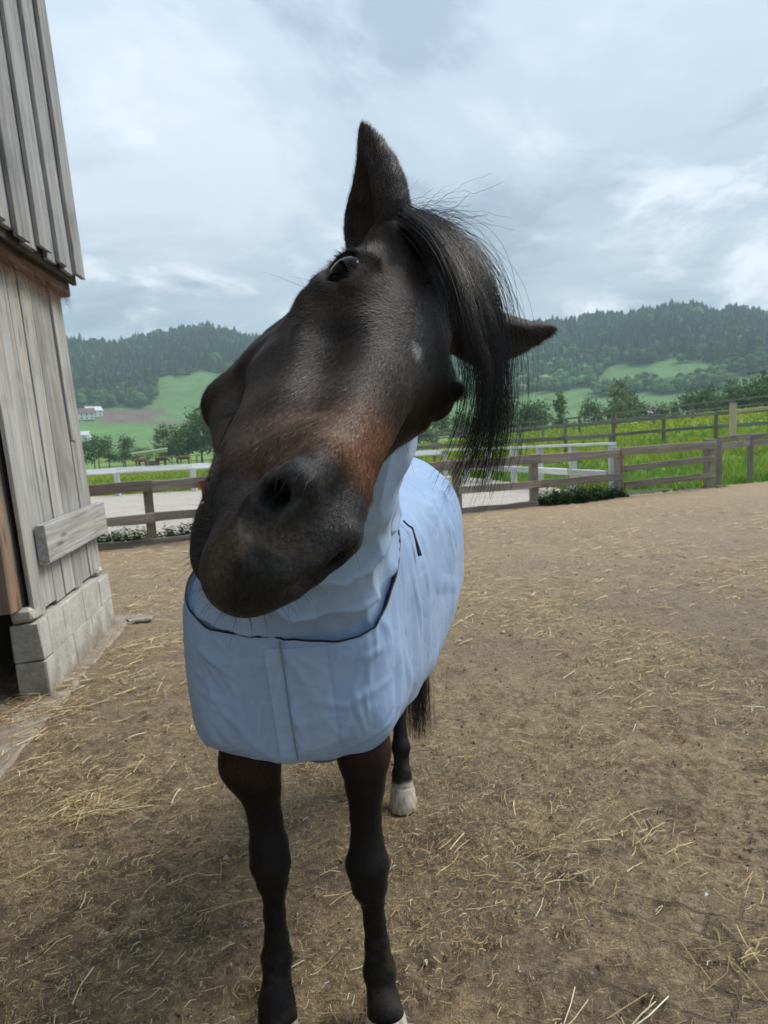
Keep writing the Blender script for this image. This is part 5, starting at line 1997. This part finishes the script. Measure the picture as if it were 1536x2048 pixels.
gq = np.stack([gi[:-1], gj[:-1], gj[1:], gi[1:]], -1).reshape(-1, 4)
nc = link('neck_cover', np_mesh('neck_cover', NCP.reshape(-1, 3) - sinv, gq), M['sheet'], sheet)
Vt, Ft = tubes([np.concatenate([NCP[-1], NCP[-1][:1]]) - sinv], [np.full(nv + 1, .004)], 6)
link('throat_binding', np_mesh('throat_binding', Vt, Ft), M['sheet'], nc)

# ---- two black ties with toggles on the back


def on_top(x, y, lift=.005):
    m_ = (np.abs(QV2[:, 0] - x) < .012) & (np.abs(QV2[:, 1] - y) < .012)
    return np.array([x, y, QV2[m_, 2].max() + lift])


for pts in ([(.052, 2.02), (.066, 2.06), (.078, 2.10), (.086, 2.07), (.094, 2.06)], [(.02, 1.97), (.032, 2.00), (.040, 2.02)]):
    L_ = resample(np.array([on_top(*p_) for p_ in pts]), 14, False)
    Vt, Ft = tubes([L_ - sinv], [np.interp(np.arange(14), [0, 9, 13], [.0025, .0035, .0065])], 6)
    link('tie', np_mesh('tie', Vt, Ft), M['black_trim'], sheet)

# ---- belly strap slung under the barrel
xs_ = np.linspace(-.47, .06, 40)
zs_ = .535 + .28 * ((xs_ + .235) / .27) ** 2
Vs_ = np.concatenate([np.stack([xs_, np.full(40, 2.30 + dy), zs_ + dz], 1) for dy, dz in ((-.022, 0), (.022, .0), (.022, .004), (-.022, .004))])
gi = np.arange(160).reshape(4, 40)
gq = np.concatenate([np.stack([gi[k_][:-1], gi[(k_ + 1) % 4][:-1], gi[(k_ + 1) % 4][1:], gi[k_][1:]], 1) for k_ in range(4)])
link('belly_strap', np_mesh('belly_strap', Vs_ - sinv, gq, False), m_plain('strap_web', (0.09, 0.13, 0.20), .7), sheet)

# ---- a stalk of straw held in the corner of the mouth
sp0, sp1 = np.array([-.1675, .745, 1.5315]), np.array([-.1795, .735, 1.5295])
Vt, Ft = tubes([np.array([sp0, (sp0 + sp1) / 2 + np.array([0, 0, .001]), sp1])], [np.array([.0014, .0016, .0014])], 7)
sto = link('straw_stalk', np_mesh('straw_stalk', Vt, Ft), m_plain('straw_dry', (0.50, 0.40, 0.22), .6))
tag(sto, 'short pale straw stalk sticking out of the bay horse mouth corner', 'straw')
# ================================================================== STRAW ON THE YARD
rg = np.random.default_rng(77)


def straw(n, rmin, rmax_, az0, az1, lmin, lmax, wid, pw=1.0, clumps=None, seed=1, lift=.004):
    rg = np.random.default_rng(seed)
    if clumps is None:
        a = np.radians(rg.uniform(az0, az1, n))
        r_ = rmin + (rmax_ - rmin) * rg.random(n) ** pw
        x, y = r_ * np.sin(a), r_ * np.cos(a)
        k = (vnoise(np.stack([x, y, 0 * x], 1), 2.6, 12, 2) + rg.normal(0, .55, n)) > -.15
        x, y = x[k], y[k]
    else:
        xs, ys = [], []
        for (cx, cy_, sd, m) in clumps:
            xs.append(rg.normal(cx, sd, m))
            ys.append(rg.normal(cy_, sd * .7, m))
        x, y = np.concatenate(xs), np.concatenate(ys)
    n = len(x)
    L = rg.uniform(lmin, lmax, n) * rg.choice([.35, .6, 1, 1.25], n)
    th = np.where(rg.random(n) < .5, rg.normal(.75, .6, n), rg.uniform(0, 6.28, n))
    bend = rg.normal(0, .16, n) * (1 + 2.5 * (rg.random(n) < .12))
    d = np.stack([np.cos(th), np.sin(th)], 1)
    d2 = np.stack([np.cos(th + bend), np.sin(th + bend)], 1)
    w = wid * rg.uniform(.5, 1.3, n)
    P0 = np.stack([x, y], 1)
    P1 = P0 + d * (L * .5)[:, None]
    P2 = P1 + d2 * (L * .5)[:, None]
    z0 = lift + rg.uniform(0, .010, n) + (rg.exponential(.008, n) if clumps is not None else 0)
    pts = []
    for P, dz in ((P0, rg.uniform(-.004, .008, n)), (P1, rg.uniform(0, .012, n)), (P2, rg.uniform(-.004, .010, n))):
        g3 = np.concatenate([P, np.zeros((n, 1))], 1)
        g3[:, 2] = np.maximum(yard_h(g3), -.03) + .004 + z0 + dz
        pts.append(g3)
    Vv = []
    for P, dd in ((pts[0], d), (pts[1], (d + d2) / 2), (pts[2], d2)):
        sd = np.stack([-dd[:, 1], dd[:, 0], 0 * dd[:, 0]], 1) * w[:, None]
        upv = np.array([0, 0, 1.0])[None] * (w * .9)[:, None]
        Vv += [P - sd, P + upv, P + sd]
    V = np.stack(Vv, 1)                                       # n,9,3
    fq = np.array([(0, 1, 4, 3), (1, 2, 5, 4), (3, 4, 7, 6), (4, 5, 8, 7)])
    Fq = (fq[None] + (np.arange(n) * 9)[:, None, None]).reshape(-1, 4)
    base = np.where(rg.random((n, 1)) < .62, np.array([[0.52, 0.39, 0.185]]), np.array([[0.30, 0.205, 0.10]]))
    pale = rg.random((n, 1)) < .13
    base = np.where(pale, np.array([[0.70, 0.60, 0.38]]), base)
    cc = base * rg.lognormal(0, .28, (n, 1))
    return V.reshape(-1, 3), Fq, np.repeat(np.clip(cc, 0, .8), 9, 0)


parts = [
    straw(72000, 1.15, 6.5, -34, 36, .006, .040, .0009, 1.15, seed=1),
    straw(3600, 1.2, 7.0, -34, 36, .04, .11, .0014, 1.2, seed=2),
    straw(14000, 4.0, 13.5, -32, 36, .04, .16, .0028, .9, seed=3),
    straw(0, 0, 0, 0, 0, .06, .16, .0016, clumps=[(-1.33, 3.05, .09, 190), (-1.75, 3.4, .18, 90), (-1.2, 3.3, .2, 60), (-1.9, 3.9, .16, 100), (-2.05, 4.2, .10, 120), (.98, 2.0, .07, 40), (.55, 2.35, .06, 26), (.62, 1.6, .08, 40), (.78, 1.62, .08, 30), (-.48, 1.7, .07, 20),
                                                      (.3, 2.5, .1, 34), (.9, 2.6, .12, 40), (-.7, 1.5, .08, 36), (-1.6, 4.6, .3, 200), (-1.75, 5.4, .25, 140), (.42, 1.75, .07, 30), (1.25, 2.3, .1, 50)], seed=4),
]
V = np.concatenate([p[0] for p in parts])
o, Fl = 0, []
for p in parts:
    Fl.append(p[1] + o)
    o += len(p[0])
t = NT('straw')
t.set(color=t.attr('tint'), rough=.6, spec=.3)
so = link('straw', np_mesh('straw', V, np.concatenate(Fl), False, np.concatenate([p[2] for p in parts])), t.m)
tag(so, 'loose yellow straw and hay stems scattered over the soil yard', 'straw', kind='stuff')

# clods, wood chips and grit
n = 14000
a = np.radians(rg.uniform(-34, 36, n))
r_ = 1.15 + 7.5 * rg.random(n) ** 1.5
x, y = r_ * np.sin(a), r_ * np.cos(a)
g3 = np.stack([x, y, 0 * x], 1)
g3[:, 2] = np.maximum(yard_h(g3), -.03) + .004
s_ = rg.lognormal(math.log(.0034), .45, n) * (1 + .08 * r_)
tet = np.array([(1, 0, 0), (-.5, .87, 0), (-.5, -.87, 0), (0, 0, .8), (.3, .2, -.6)])
J = tet[None] * rg.uniform(.6, 1.3, (n, 5, 1)) * s_[:, None, None]
rot = rg.uniform(0, 6.28, n)
c_, sn_ = np.cos(rot)[:, None], np.sin(rot)[:, None]
J = np.stack([J[..., 0] * c_ - J[..., 1] * sn_, J[..., 0] * sn_ + J[..., 1] * c_, J[..., 2]], -1)
V = (g3[:, None] + J).reshape(-1, 3)
ft = np.array([(0, 1, 3), (1, 2, 3), (2, 0, 3), (1, 0, 4), (2, 1, 4), (0, 2, 4)])
Ft = (ft[None] + (np.arange(n) * 5)[:, None, None]).reshape(-1, 3)
base = np.where(rg.random((n, 1)) < .13, np.array([[.50, .45, .37]]), np.array([[0.14, 0.10, 0.068]]))
cc = base * rg.lognormal(0, .35, (n, 1))
t = NT('clods')
t.set(color=t.attr('tint'), rough=.9, spec=.15)
tag(link('clods', np_mesh('clods', V, Ft, False, np.repeat(np.clip(cc, 0, .7), 5, 0)), t.m), 'soil crumbs, grit and pale wood chips on the yard', 'clods', kind='stuff')

# ================================================================== HAZE over valley and hill
bm = bmesh.new()
box(bm, (-2700, -2700, -16), (2700, 2700, 215))
me = bpy.data.meshes.new('haze')
bm.to_mesh(me)
bm.free()
hm = bpy.data.materials.new('haze')
hm.use_nodes = True
ht = hm.node_tree
ht.nodes.clear()
ho = ht.nodes.new('ShaderNodeOutputMaterial')
hv = ht.nodes.new('ShaderNodeVolumePrincipled')
hv.inputs['Color'].default_value = (0.70, 0.86, 1.0, 1)
hv.inputs['Density'].default_value = 0.00030
hv.inputs['Anisotropy'].default_value = 0.0
ht.links.new(hv.outputs[0], ho.inputs['Volume'])
hz_o = link('haze', me, hm)
tag(hz_o, 'thin grey-blue haze over the valley', 'haze', kind='stuff')
